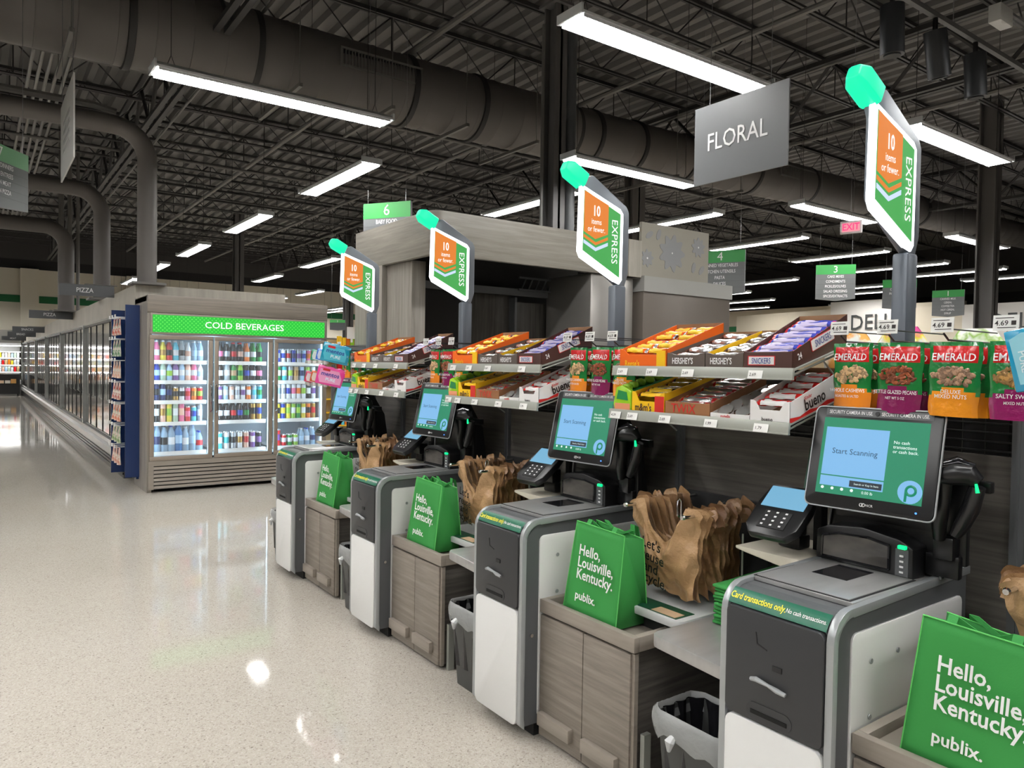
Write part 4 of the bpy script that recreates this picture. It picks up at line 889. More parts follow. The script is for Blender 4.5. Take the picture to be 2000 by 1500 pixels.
for k in range(4):
    cols = [((20, 140, 170), (90, 190, 210)), ((40, 90, 190), (220, 235, 245)), ((50, 110, 200), (215, 230, 245)), ((40, 150, 110), (225, 240, 235))][k]
    gum(2.30, 5.55+.115*k, 1.665-.006*k, *cols, ['teal gum multipack on the top peg row', 'blue gum pack next to the teal multipack', 'second blue gum pack beyond the teal multipack', 'green gum pack at the far end of the top peg row'][k], 1.3 if k == 0 else .8, 1.0, k == 0)
    cols = [((226, 70, 150), (240, 160, 200)), ((190, 40, 60), (240, 220, 220)), ((200, 90, 50), (240, 225, 210)), ((190, 60, 90), (235, 220, 225))][k]
    gum(2.28, 5.60+.125*k, 1.485-.006*k, *cols, ['pink gum multipack on the lower peg row', 'red gum pack next to the pink multipack', 'orange gum pack beyond the pink multipack', 'rose gum pack at the far end of the lower peg row'][k], 1.3 if k == 0 else .8, 1.0, k == 0)
gr_ = thing('gum_rack', 'grey wire gum rack with small price tags beyond the candy stands', 'rack', (2.6, 5.7, 1.4))
MB().box(2.62, 2.66, 5.45, 6.15, 1.36, 1.75).build('rack_back', dgrey, gr_)
for z in (1.60, 1.42):
    r_ = MB().box(2.26, 2.268, 5.6, 6.12, z-.012, z+.012)
    for k in range(5): r_.tube([(2.66, 5.62+.12*k, z), (2.265, 5.62+.12*k, z)], .003, 5)
    rr_ = r_.build('rack_arm', greybase, gr_)
    for k in range(4): MB().box(2.256, 2.26, 5.63+.12*k, 5.69+.12*k, z-.018, z+.014).build('price_tag', TAGW, rr_)
g = gum(2.2, .755, 1.64, (30, 150, 190), (150, 210, 226), 'teal gum multipack hanging at the right picture edge beside the salted nuts', .95, -.1, True)
g.rotation_euler = (1.35, 0, -.1)
g = gum(2.2, .705, 1.44, (226, 226, 228), (200, 190, 210), 'white gum multipack hanging below the teal one at the right picture edge', .9, -.1, False); g.rotation_euler = (1.4, 0, -.1)
for (y, z, lab, c1, c2) in ((1.42, 1.70, 'pink and yellow foil snack bag behind the pecan pouches', (232, 90, 160), (236, 220, 60)), (1.16, 1.685, 'white and green foil snack bag behind the mixed nut pouches', (236, 238, 228), (150, 190, 90)), (1.62, 1.68, 'orange foil snack bag behind the cashew pouches', (236, 170, 90), (240, 240, 230))):
    t = thing('foil_snack_bag', lab, 'snack bag', (2.86, y, z-.16))
    m = MB()
    def fn(s, q):
        a = 2*pi*s; w_ = sin(pi*min(1, .12+q*.8))**.5
        return (2.86+.05*w_*cos(a)+.004*sin(7*a+9*q), y+.11*w_*sin(a)+.004*sin(11*q+a), z-.17+.24*q)
    m.grid(fn, 24, 14); m.build('bag_film', facmat('foil_'+lab[:6], srgb(*c1), [(.42, srgb(*c1)), (.5, srgb(*c2)), (.62, srgb(240, 240, 240))], .2, scale=12), t, smooth=True)
struct_shelf = thing('snack_shelf', 'dark shelf on the far side of the partition carrying foil snack bags', 'shelf', (2.86, 1.4, 1.4)); MB().box(2.76, 3.0, .4, 5.6, 1.48, 1.51).box(2.76, 3.0, .4, 5.6, 0, .1).box(2.76, 2.79, .4, 5.6, .1, 1.48).build('shelf_board', dgrey, struct_shelf)
# ---------------------------------------------------------------- beverage cooler
led = emis('led_strip', (.55, .80, 1), 13.0); ledw = emis('led_strip_white', (1, .99, .96), 14.0)
CX0, CX1, CY, CYB = 1.65, 3.885, 9.70, 10.55
t = thing('beverage_cooler', 'three-door lit beverage cooler with a green cold beverages sign', 'cooler', (CX0, CY, 0))
MB().box(CX0, CX0+.05, CY, CYB, 0, 2.37).box(CX1-.05, CX1, CY, CYB, 0, 2.37).build('side_panel', W_VERT, t)
MB().box(CX0+.001, CX1-.001, CY-.012, CY+.05, 2.165, 2.372).build('header_board', W_LIGHT, t, bevel=.003)
MB().box(CX0+.05, CX1-.05, CYB-.03, CYB, .1, 2.3).build('back_panel', mat('cooler_liner', srgb(206, 214, 220), .5), t)
MB().box(CX0+.05, CX1-.05, CY+.08, CYB-.03, .40, .43).box(CX0+.05, CX1-.05, CY+.08, CYB-.03, 1.9, 1.93).box(CX0+.05, CX0+.06, CY+.08, CYB-.03, .43, 1.9).box(CX1-.06, CX1-.05, CY+.08, CYB-.03, .43, 1.9).build('liner', mat('cooler_liner', srgb(206, 214, 220), .5), t)
MB().box(CX0, CX1, CY+.05, CYB, 2.3, 2.36).build('roof_panel', W_TRIM, t)
h = MB().box(CX0+.03, CX1-.02, CY-.02, CY+.04, 1.905, 2.16).build('sign_frame', W_TRIM, t, bevel=.004)
gl = emis('sign_green_glow', (.03, .72, .08), .72); m_ = gl; n_ = m_.node_tree.nodes; l_ = m_.node_tree.links
tc = n_.new('ShaderNodeTexCoord'); mp = n_.new('ShaderNodeMapping'); mp.inputs['Scale'].default_value = (30, 30, 30); mp.inputs['Rotation'].default_value = (0, pi/4, 0)
vo = n_.new('ShaderNodeTexVoronoi'); vo.inputs['Randomness'].default_value = 0; vo.inputs['Scale'].default_value = 1; l_.new(tc.outputs['Object'], mp.inputs['Vector']); l_.new(mp.outputs['Vector'], vo.inputs['Vector'])
rr = ramp(m_, vo.outputs['Distance'], [(.28, (.16, .95, .12)), (.36, (.02, .62, .05))]); l_.new(rr.outputs['Color'], n_['Principled BSDF'].inputs['Emission Color'])
sg = MB().box(CX0+.055, CX1-.045, CY-.026, CY-.02, 1.93, 2.137).build('lit_sign', gl, h)
text('COLD BEVERAGES', sg, ((CX0+CX1)/2+.02, CY-.029, 2.033), (1, 0, 0), (0, 0, 1), .112, emis('sign_letter_lit', (.9, 1, .9), 1.1), bold=.012, sx=1.08)
g = MB().box(CX0+.02, CX1-.02, CY+.01, CYB, .03, .37).build('base', mblack, t)
g = MB().box(CX0+.012, CX0+.07, CY-.03, CY+.02, .035, .38).box(CX1-.07, CX1-.012, CY-.03, CY+.02, .035, .38).box(CX0+.07, CX1-.07, CY-.03, CY+.02, .32, .38)
for i in range(6): g.prism([(CY-.03, .045+.046*i), (CY-.01, .045+.046*i), (CY+.0, .078+.046*i), (CY-.022, .078+.046*i)], 'X', CX0+.07, CX1-.07)
g.build('vent_grille', W_TRIM, t)
cgl = mat('cooler_glass', (.9, .95, 1), .02, alpha=.07); drf = mat('cooler_door_frame', srgb(150, 138, 126), .4, .2)
DX = [(1.672, 2.392), (2.412, 3.138), (3.16, 3.868)]
for i, (a, b) in enumerate(DX):
    d = MB()
    for q in ((a, b, 1.845, 1.895), (a, b, .382, .432), (a, a+.05, .432, 1.845), (b-.05, b, .432, 1.845)): d.box(q[0], q[1], CY-.035, CY+.005, q[2], q[3])
    d = d.build('door', drf, t, bevel=.004); MB().box(a+.05, b-.05, CY-.02, CY-.014, .432, 1.845).build('pane', cgl, d)
    hx = b-.022 if i == 0 else a+.022
    MB().tube([(hx, CY-.035, 1.30), (hx, CY-.075, 1.27), (hx, CY-.075, .98), (hx, CY-.035, .95)], .011, 8).build('handle', chrome, d, smooth=True)
    for xx in (a+.03, b-.03): MB().box(xx-.012, xx+.012, CY+.02, CY+.04, .45, 1.88).build('light_strip', led, t)
for k, z in enumerate((1.582, 1.337, 1.091, .827, .463)):
    for i, (a, b) in enumerate(DX):
        s = MB().box(a+.045, b-.045, CY+.11, CYB-.05, z-.012, z).build('shelf', whitel, t); MB().box(a+.045, b-.045, CY+.10, CY+.11, z-.035, z+.012).build('price_rail', TAGW, s)
# drinks
def dm(n, c, **k): return mat('drink_'+n, srgb(*c), k.pop('rough', .15), **k)
clearp = mat('drink_clear', (.75, .82, .86), .08, alpha=.45)
def bottle(nm, lab, h, r, liq, labc, capc, neck=.32):
    m = MB(); m.mat(0).lathe([(r*.8, 0), (r, .012), (r, h*.28)], n=12); m.mat(1).lathe([(r*1.01, h*.28), (r*1.01, h*.55)], n=12); m.mat(0).lathe([(r, h*.55), (r*.98, h*.66), (r*.45, h*(1-neck*.4)), (r*.36, h*.93)], n=12); m.mat(2).lathe([(r*.42, h*.92), (r*.42, h), (0, h)], n=12)
    o = m.build('tmp', [liq, labc, capc], smooth=True); me = o.data; bpy.data.objects.remove(o); return (nm, lab, me, r, h)
def can(nm, lab, h, r, c, c2):
    m = MB(); m.mat(2).lathe([(r*.8, 0), (r, .008)], n=14); m.mat(0).lathe([(r, .008), (r, h*.35)], n=14); m.mat(1).lathe([(r, h*.35), (r, h*.7)], n=14); m.mat(0).lathe([(r, h*.7), (r, h*.92)], n=14); m.mat(2).lathe([(r, h*.92), (r*.82, h*.985), (r*.82, h), (r*.7, h*.985), (0, h*.985)], n=14)
    o = m.build('tmp', [c, c2, FOIL], smooth=True); me = o.data; bpy.data.objects.remove(o); return (nm, lab, me, r, h)
W_ = dm('white', (232, 236, 240)); D_ = dm('dark', (28, 18, 16)); B_ = dm('blue', (30, 60, 170)); G_ = dm('green', (20, 130, 50)); R_ = dm('red', (200, 30, 36)); O_ = dm('orange', (230, 120, 30)); Y_ = dm('yellow', (226, 206, 60)); P_ = dm('pink', (226, 110, 150)); T_ = dm('teal', (60, 180, 190)); C_ = dm('cyan', (90, 200, 225)); K_ = dm('black', (22, 22, 24)); V_ = dm('violet', (120, 80, 150)); L_ = dm('lime', (150, 200, 60)); GD = dm('gold', (196, 150, 70), metal=.5); S_ = dm('silverc', (190, 196, 204), metal=.4); N_ = dm('navy', (24, 40, 96)); PK2 = dm('peach', (236, 190, 170)); LB = dm('paleblue', (170, 205, 236)); TN = dm('tan', (190, 160, 120)); PW = dm('palegreen', (180, 205, 180)); WB = mat('drink_water', (.45, .65, .85), .06, alpha=.6)
b5 = lambda lab, l, a, c, h=.205, r=.033, n=.32: bottle('drink_bottle', lab, h, r, l, a, c, n)
cn = lambda lab, a, b, h=.155, r=.029: can('drink_can', lab, h, r, a, b)
ROWS = [
 [[b5('pink juice bottle', P_, W_, W_), b5('yellow juice bottle', Y_, GD, W_), b5('red juice bottle', R_, K_, W_), b5('sky blue juice bottle', C_, W_, W_), b5('clear bottle with dark label', clearp, K_, W_), b5('white water bottle', W_, PK2, W_, .19), b5('pale blue water bottle', WB, LB, W_), b5('pale water bottle', WB, W_, W_)],
  [b5('blue carton bottle', B_, LB, B_, .2), b5('pale green coconut drink', PW, W_, W_), b5('sky and green drink bottle', LB, L_, W_, .19), b5('violet shake bottle', V_, W_, V_), b5('blue shake bottle', LB, W_, W_), b5('peach shake bottle', PK2, W_, W_), b5('rose shake bottle', P_, W_, R_), b5('white shake bottle', W_, LB, W_, .18)],
  [b5('dark blue glass bottle', N_, K_, K_, .22, .03), b5('dark blue glass bottle with pale label', N_, LB, K_, .22, .03), b5('black glass bottle', K_, N_, K_, .21, .03), cn('brown striped can', GD, K_, .14), cn('white dotted can', W_, K_, .14), cn('pink berry can', P_, R_, .14), cn('orange can', O_, GD, .14), cn('red and lime can', R_, L_, .14)],
  [cn('tall black can', K_, W_, .2), cn('tall peach can', PK2, GD, .2), cn('tall yellow can', Y_, L_, .2), cn('tall pale green can', PW, W_, .2), cn('tall pink can', P_, PK2, .2), cn('crimson can', R_, P_, .16), cn('bright blue can', C_, B_, .16), cn('silver can', S_, W_, .18)],
  [b5('tall water bottle with navy label', WB, N_, W_, .29, .038), b5('tall water bottle with black label', WB, K_, K_, .27, .038), b5('wide water bottle with white label', WB, W_, B_, .27, .042), b5('big blue water bottle', dm('aqua', (70, 140, 210), alpha=.7), LB, B_, .30, .042), b5('water bottle with pale label', WB, W_, W_, .25, .038), b5('fluted water bottle', WB, LB, B_, .28, .038), b5('water bottle, red label', WB, R_, B_, .2, .038)]],
 [[b5('rose cola bottle', D_, P_, K_), b5('silver cola bottle', D_, S_, S_), b5('red label cola bottle', D_, R_, R_), b5('pink label cola bottle', D_, PK2, R_), b5('orange soda bottle', O_, W_, O_, .2), b5('green ginger bottle', G_, W_, G_), b5('dark green soda bottle', G_, K_, G_)],
  [b5('dark root soda bottle', D_, W_, K_), b5('clear soda bottle with white label', clearp, W_, G_, .21), b5('green soda bottle', G_, TN, G_), b5('lime soda bottle', L_, G_, L_), b5('cola bottle with blue cap', D_, B_, B_), b5('cola bottle with white cap', D_, W_, W_), b5('cola bottle with pink label', D_, P_, B_)],
  [cn('lilac slim can', V_, W_, .155, .027), cn('pale blue slim can', LB, W_, .155, .027), cn('peach slim can', PK2, W_, .155, .027), cn('white slim can', W_, S_, .155, .027), cn('violet slim can', W_, V_, .155, .027), cn('orange slim can', O_, W_, .155, .027), cn('ice blue slim can', LB, C_, .155, .027), cn('teal slim can', T_, G_, .155, .027)],
  [b5('dark coffee bottle', D_, W_, K_, .2), b5('coffee bottle with white label', D_, W_, W_, .2), b5('coffee bottle with red band', D_, R_, K_, .2), b5('coffee bottle with blue disc', D_, B_, K_, .2), b5('coffee bottle with green disc', D_, G_, K_, .2), cn('gold can', GD, K_, .19), cn('gold and blue can', GD, B_, .19)],
  [cn('teal tall can', T_, W_, .18), cn('white tall can with green top', W_, T_, .18), cn('silver tall can', S_, K_, .18), cn('gold and white tall can', W_, GD, .18), cn('rose tall can', PK2, R_, .18), cn('violet tall can', V_, W_, .18), cn('dark tall can', K_, V_, .17)]],
 [[cn('blue and silver energy can', B_, S_, .15, .026), cn('white and blue energy can', W_, B_, .15, .026), cn('red and silver energy can', S_, R_, .15, .026), cn('deep blue energy can', B_, N_, .15, .026), cn('lilac energy can', S_, V_, .15, .026), cn('pale energy can', LB, B_, .15, .026), cn('coral energy can', P_, O_, .15, .026), cn('amber energy can', GD, Y_, .15, .026)],
  [cn('green and white can', G_, W_, .17), cn('pale teal can', T_, W_, .17), cn('silver green can', S_, L_, .17), cn('bronze can', TN, GD, .17), cn('steel blue can', LB, N_, .17), cn('lime and silver can', L_, S_, .17), cn('white and teal can', W_, T_, .17)],
  [cn('white pale can', W_, LB, .18), cn('white grey can', W_, S_, .18), cn('white and blue can', W_, B_, .18), cn('white and pink can', W_, P_, .18), cn('white and orange can', W_, O_, .18), cn('white and lime can', W_, L_, .18), cn('black and white can', K_, W_, .18), cn('white and violet can', W_, V_, .18)],
  [cn('yellow lettered can', Y_, K_, .18), cn('blue and yellow can', B_, Y_, .18), cn('sour yellow can', Y_, L_, .18), cn('lime striped can', L_, W_, .18), cn('green and lime can', G_, L_, .18), cn('lemon can', Y_, W_, .18), cn('rust can', O_, D_, .18), cn('gold lettered can', GD, R_, .18)],
  [cn('crimson bottle can', R_, V_, .19), cn('small red can', R_, W_, .13), cn('small green can', G_, W_, .13), cn('small lime can', L_, W_, .13), b5('clear water bottle', WB, LB, W_, .19), b5('clear water bottle with blue cap', WB, W_, B_, .19), b5('clear water bottle with navy label', WB, N_, W_, .2)]]]
SH = ['top', 'second', 'third', 'fourth', 'bottom']
for di in range(3):
    a, b = DX[di]
    for k, z in enumerate((1.582, 1.337, 1.091, .827, .463)):
        it = ROWS[di][k]; n = len(it); a2, b2 = a+.075, b-.075
        for j, (nm, lab, me, r_, h_) in enumerate(it):
            x = a2+(b2-a2)*(j+.5)/n
            for dpt in range(2):
                o = bpy.data.objects.new(nm, me); COL.objects.link(o); o.location = (x, CY+.155+dpt*.085, z); o.rotation_euler = (0, 0, j*1.3); o.scale = (1.08, 1.08, 1.24)
                tag(o, '%s%s, %s shelf behind the %s cooler door' % (lab, '' if dpt == 0 else ' behind', SH[k], ('left', 'middle', 'right')[di]), 'drink', 'drinks on the %s cooler shelf' % SH[k])
# blue side merchandiser with pouches
navy = mat('navy_panel', srgb(30, 52, 98), .25)
t = thing('side_merchandiser', 'navy blue clip-on rack with hanging pouches on the cooler side', 'rack', (1.56, 10.4, .1))
MB().box(1.49, 1.65, 10.20, 10.225, .13, 2.27).build('side_panel', navy, t); MB().box(1.44, 1.65, 10.98, 11.0, .1, 2.24).build('side_panel', navy, t); MB().box(1.62, 1.648, 10.225, 10.98, .1, 2.27).build('back_panel', navy, t)
for k in range(7):
    z = 2.12-.27*k
    for j in range(3): MB().tube([(1.62, 10.35+.22*j, z), (1.40, 10.35+.22*j, z)], .006, 5).box(1.39, 1.40, 10.32+.22*j, 10.38+.22*j, z-.01, z+.03).build('peg', whitel, t)
pc = [srgb(196, 90, 70), srgb(70, 130, 80), srgb(214, 150, 120), srgb(180, 60, 50), srgb(210, 110, 70), srgb(120, 150, 90), srgb(200, 130, 110)]
for k in range(7):
    for j in range(3):
        z = 2.11-.27*k; y = 10.35+.22*j
        m = MB(); m.grid(lambda s, q: (1.45-.03*sin(pi*s)*q-.004*sin(9*s+5*q+k), y+(s-.5)*.15, z-.21*q), 6, 6); m.grid(lambda s, q: (1.45+.02*sin(pi*s)*q, y+(s-.5)*.15, z-.21*q), 6, 6)
        tag(m.build('snack_pouch', [facmat('pouch_print_%d' % k, pc[k], [(.4, pc[k]), (.55, srgb(230, 226, 214)), (.7, pc[(k+1) % 7])], .3, scale=14)], smooth=True, loc=(1.45, y, z)), 'snack pouch on the navy cooler-side rack, %s row down, %s peg deep' % (ORD[k], ORD[j]), 'snack bag', 'pouches on the navy rack')
# ---------------------------------------------------------------- freezer row
FY0, FY1 = 11.05, 39.2
t = thing('freezer_row', 'long row of mirror-like glass-door freezers with steel bumpers', 'freezer', (1.7, FY0, 0))
MB().box(1.70, 3.6, FY0, FY1, .42, 2.2).build('cabinet_body', mat('freezer_inner', srgb(60, 62, 64), .6), t)
SOF = woodmat('soffit_laminate', srgb(150, 146, 136), srgb(178, 173, 162), (10, 1.5, 1.0))
MB().box(1.66, 3.6, CYB+.02, FY1, 2.215, 2.56).build('soffit', SOF, t)
MB().prism([(1.57, .2), (1.54, .24), (1.54, .33), (1.58, .36), (1.585, .41), (1.66, .42), (1.72, .42), (1.72, .2)], 'Y', FY0, FY1).build('bumper', steel, t)
m = MB().box(1.60, 1.7, FY0, FY1, 0, .2)
for z in (.05, .1, .15): m.box(1.585, 1.6, FY0, FY1, z, z+.025)
m.build('kick_grille', black, t)
fgl = mat('freezer_glass', (.015, .017, .018), .015, spec=1.0, coat=1); fgl.node_tree.nodes['Principled BSDF'].inputs['IOR'].default_value = 2.2
chan = mat('freezer_trim', srgb(190, 194, 192), .25, .6)
MB().box(1.60, 1.70, FY0, FY1, 2.185, 2.215).build('top_rail', chan, t); MB().box(1.61, 1.70, FY0, FY1, 2.155, 2.185).build('top_gasket', black, t)
y = FY0; k = 0; dw = .768
while y+dw < FY1 and k < 37:
    d = MB().box(1.632, 1.645, y+.01, y+dw-.01, .425, 2.15).build('door', fgl, t)
    MB().box(1.622, 1.646, y+.002, y+.014, .425, 2.15).box(1.622, 1.646, y+dw-.014, y+dw-.002, .425, 2.15).box(1.622, 1.646, y+.014, y+dw-.014, .425, .445).build('door_frame', mat('door_frame_black', (.03, .03, .03), .3), d)
    MB().tube([(1.63, y+.07, .95), (1.60, y+.07, .98), (1.60, y+.07, 1.35), (1.63, y+.07, 1.38)], .009, 6).build('handle', chan, d, smooth=True)
    if k % 6 == 5: MB().box(1.585, 1.65, y+dw-.04, y+dw+.04, .42, 2.2).build('mullion', chan, t)
    y += dw; k += 1
for i, (y, x, w_, s) in enumerate(((12.4, 1.26, .60, 'PIZZA'), (18.2, 1.22, .68, 'PIZZA'), (26, 1.2, .7, 'SNACKS'), (30, 1.2, .7, 'BREAD'), (35, 1.15, .7, 'MEAT'))):
    zt = (2.67, 2.58, 2.5, 2.46, 2.42)[i]
    q = thing('category_sign', 'dark grey flag sign sticking out over the freezer row, %s from the cooler' % ORD[i], 'sign', (x, y, zt-.2), group='freezer flag signs')
    MB().box(x-w_/2, x+w_/2+.1, y-.01, y+.01, zt-.165, zt).build('sign_board', mat('flag_grey', srgb(88, 90, 92), .5), q); text(s, q, (x+.02, y-.013, zt-.083), (1, 0, 0), (0, 0, 1), .095, whitel, sx=.85, bold=.01)
    MB().tube([(x+.02, y, zt), (x+.02, y, zt+.01), (1.7, y, zt+.01)], .008, 5).build('sign_bracket', cm, q)
# ---------------------------------------------------------------- far dairy wall
t = thing('dairy_case', 'brightly lit open dairy case along the far back wall', 'refrigerator', (-3, 38.6, 0))
MB().box(-14, 1.55, 38.9, 39.5, 0, 2.1).build('case_back', mat('dairy_white', srgb(235, 235, 232), .5), t); MB().box(-14, 1.55, 38.0, 39.6, 2.1, 2.2).build('canopy', whitel, t)
MB().box(-14, 1.55, 38.0, 39.6, 2.2, 2.75).build('canopy_front', mat('dairy_header', srgb(120, 118, 112), .6), t); MB().box(-14, 1.55, 38.02, 38.12, 2.07, 2.1).build('light_strip', ledw, t)
MB().box(-14, 1.55, 37.9, 38.9, 0, .45).build('case_base', mat('dairy_base', srgb(110, 110, 108), .5), t); MB().box(-14, 1.55, 37.88, 38.95, .45, .62).build('case_bumper', whitel, t)
for z in (.98, 1.28, 1.58, 1.85):
    MB().box(-14, 1.55, 38.3, 38.9, z-.02, z).build('shelf', whitel, t); MB().box(-14, 1.55, 38.34, 38.37, z-.035, z-.02).build('light_strip', ledw, t)
rnd = random.Random(3); cols = [W_, PK2, Y_, R_, LB, W_, TN, PW, W_, O_]
for zi, z in enumerate((.62, .98, 1.28, 1.58)):
    m = MB(); x = -14
    while x < .55:
        w_ = .07+.05*rnd.random(); h_ = .14+.10*rnd.random(); m.mat(rnd.randrange(10)).box(x, x+w_, 38.42, 38.6, z, z+h_); x += w_+.02
    tag(m.build('dairy_cartons', cols), 'mass of small bright dairy cartons on the far case, %s shelf up' % ORD[zi], 'dairy', kind='stuff')
    x = .57
    for j in range(9):
        c = cols[(j*3+zi*2) % 10]; tag(MB().box(x, x+.08, 38.42, 38.6, z, z+.16+.02*(j % 3)).prism([(x+.01, z+.16+.02*(j % 3)), (x+.07, z+.16+.02*(j % 3)), (x+.04, z+.20+.02*(j % 3))], 'Y', 38.42, 38.6).build('dairy_carton', c), 'small dairy carton, %s from the freezer end on shelf %d of the far case' % (ORD[8-j], zi+1), 'carton', 'dairy cartons at the far left'); x += .107
for i, x in enumerate((1.05, -.6, -2.2)):
    q = thing('bakery_cart', 'black bakery cart with loaves, %s from the freezer end of the far case' % ORD[i], 'cart', (x, 37.2, 0))
    MB().box(x-.42, x+.42, 36.9, 37.5, .08, .9).build('cart_body', mblack, q); MB().box(x-.36, x+.36, 36.895, 36.9, .5, .82).build('cart_opening', black, q)
    for j, (dx, c) in enumerate(((-.22, (220, 190, 160)), (.0, (235, 230, 220)), (.2, (214, 160, 90)))): MB().box(x+dx-.09, x+dx+.09, 36.86, 36.9, .52, .64+.06*(j == 2)).build('bread_tray', mat('bread_%d' % j, srgb(*c), .7), q)
    for dx in (-.35, .35): MB().tube([(x+dx, 37, .0), (x+dx, 37, .08)], .03, 8).build('caster', mblack, q)
# ---------------------------------------------------------------- wood booth
t = thing('service_booth', 'wood-panelled booth with a deep fascia over dark glossy panels', 'booth', (3.6, 6.3, 0))
def arcpts(x, y, r): return [(x+r-r*cos(radians(a)), y+r-r*sin(radians(a))) for a in (0, 22, 45, 67, 90)]
GX, GY = 3.56, 6.25
o_ = [(GX, 8.05)]+arcpts(GX, GY, .12)+[(6.35, GY)]; i_ = [(6.35, GY+.06)]+[(a+.06, b+.06) for a, b in arcpts(GX, GY, .12)[::-1]]+[(GX+.06, 8.05)]
MB().prism(o_+i_, 'Z', 2.66, 3.09).build('fascia', woodmat('fascia_laminate', srgb(128, 124, 116), srgb(158, 153, 144), (1.5, 1.5, 30)), t, bevel=.004)
MB().box(GX, GX+.12, 7.35, 8.05, 0, 2.66).build('wing_panel', W_VERT, t, bevel=.004); MB().box(GX+.06, GX+.22, 6.78, 7.35, 0, 2.66).build('wing_panel', W_VERT, t, bevel=.004)
dk = mat('dark_gloss_panel', srgb(34, 33, 33), .12); DW = woodmat('dark_vertical_laminate', srgb(44, 42, 40), srgb(78, 75, 70), (22, 22, 1.0), .2)
MB().box(3.8, 4.5, 7.1, 7.14, 0, 2.66).build('gloss_panel', dk, t); MB().box(4.5, 5.15, 7.2, 7.24, 0, 2.5).build('door_panel', DW, t); MB().box(5.18, 5.75, 7.12, 7.16, 0, 2.35).build('door_panel', DW, t)
MB().box(3.7, 6.3, 7.3, 7.34, 0, 3.0).build('booth_back', mblack, t); MB().box(3.62, 6.35, GY+.06, 7.9, 2.98, 3.0).build('booth_ceiling', mblack, t)
MB().box(5.15, 5.18, 7.08, 7.2, 0, 2.4).box(3.78, 5.8, 7.05, 7.1, 2.42, 2.5).build('door_frame', dgrey, t)
m = MB()
for i in range(7): m.tube([(5.2+.1*i, 7.02, 2.5), (5.26+.1*i, 7.02, 2.62)], .008, 5)
m.box(5.15, 5.9, 7.0, 7.03, 2.48, 2.5).box(5.15, 5.9, 7.0, 7.03, 2.62, 2.64).build('lattice_trim', dgrey, t)
st2 = mat('booth_steel', (.40, .385, .36), .3, .6)
MB().prism([(5.62, 6.28), (6.3, 6.28), (6.3, 7.1), (5.62, 7.1)], 'Z', 0, 2.66).build('steel_column', st2, t, bevel=.03)
MB().box(6.15, 6.36, 6.22, 6.5, 2.66, 3.09).build('fascia_end', SOF, t)
t = thing('taupe_cabinet', 'tall taupe cabinet with a pale top band and flower panel above', 'cabinet', (7.2, 6.3, 0))
tp = mat('taupe_panel', srgb(112, 104, 96), .35, .2)
MB().box(6.38, 7.98, 6.2, 7.1, 0, 2.5).build('cabinet_body', tp, t, bevel=.003); MB().box(6.37, 8.0, 6.18, 7.1, 2.5, 2.68).build('top_band', mat('pale_band', srgb(164, 164, 160), .5), t)
fp = MB().box(6.37, 7.58, 6.24, 6.28, 2.68, 3.32).build('flower_panel', mat('panel_khaki', srgb(158, 154, 142), .5), t)
fl = mat('flower_grey', srgb(146, 148, 150), .5)
def flower(cx, cz, r, n, ph=0):
    p = []
    for k in range(n*6):
        a = 2*pi*k/(n*6)+ph; p.append((cx+r*(.84+.16*cos(n*(a-ph)))*cos(a), cz+r*(.84+.16*cos(n*(a-ph)))*sin(a)))
    MB().prism(p, 'Y', 6.236, 6.24).build('flower_print', fl, fp); MB().prism([(cx+.012*cos(k*pi/4), cz+.012*sin(k*pi/4)) for k in range(8)], 'Y', 6.234, 6.237).build('flower_center', whitel, fp)
flower(6.90, 3.0, .235, 9); flower(7.38, 3.12, .13, 9, .2); flower(6.47, 2.9, .11, 8, .1)
for cx, cz, a in ((6.5, 3.18, .6), (6.66, 3.2, 1.2), (7.3, 2.86, 1.3), (7.45, 2.84, .9)):
    MB().prism([(cx+.07*cos(k*pi/6)*cos(a)-.035*sin(k*pi/6)*sin(a), cz+.07*cos(k*pi/6)*sin(a)+.035*sin(k*pi/6)*cos(a)) for k in range(12)], 'Y', 6.236, 6.24).build('leaf_print', fl, fp)
# ---------------------------------------------------------------- hanging signs
def hang(t, x, y, z, top=7.32):
    MB().tube([(x, y, z), (x, y, top)], .003, 5).build('hanging_wire', mat('wire_grey', (.3, .3, .3), .3, .8), t)
t = thing('floral_sign', 'grey hanging sign reading floral, below the largest strip light', 'sign', (5, 3.84, 3.16))
MB().box(5.0, 5.014, 3.385, 4.292, 3.158, 3.813).build('sign_board', mat('floral_grey', srgb(112, 114, 116), .42), t)
text('FLORAL', t, (4.996, 3.86, 3.49), (0, -1, 0), (0, 0, 1), .205, whitel, sx=.82, bold=.004)
hang(t, 5.007, 3.55, 3.81); hang(t, 5.007, 4.14, 3.81)
t = thing('department_sign', 'pale hanging sign seen almost edge-on in front of the elbow duct', 'sign', (.7, 8.25, 3.38))
MB().box(.7, .714, 7.66, 8.86, 3.385, 4.13).build('sign_board', mat('pale_sign', srgb(214, 214, 212), .3), t); hang(t, .707, 7.75, 4.13); hang(t, .707, 8.76, 4.13)
m = MB()
for k in range(4): m.box(.697, .7, 7.95, 8.55, 3.6+.09*k, 3.64+.09*k)
m.build('sign_print', mat('print_grey', srgb(165, 165, 165), .5), t)
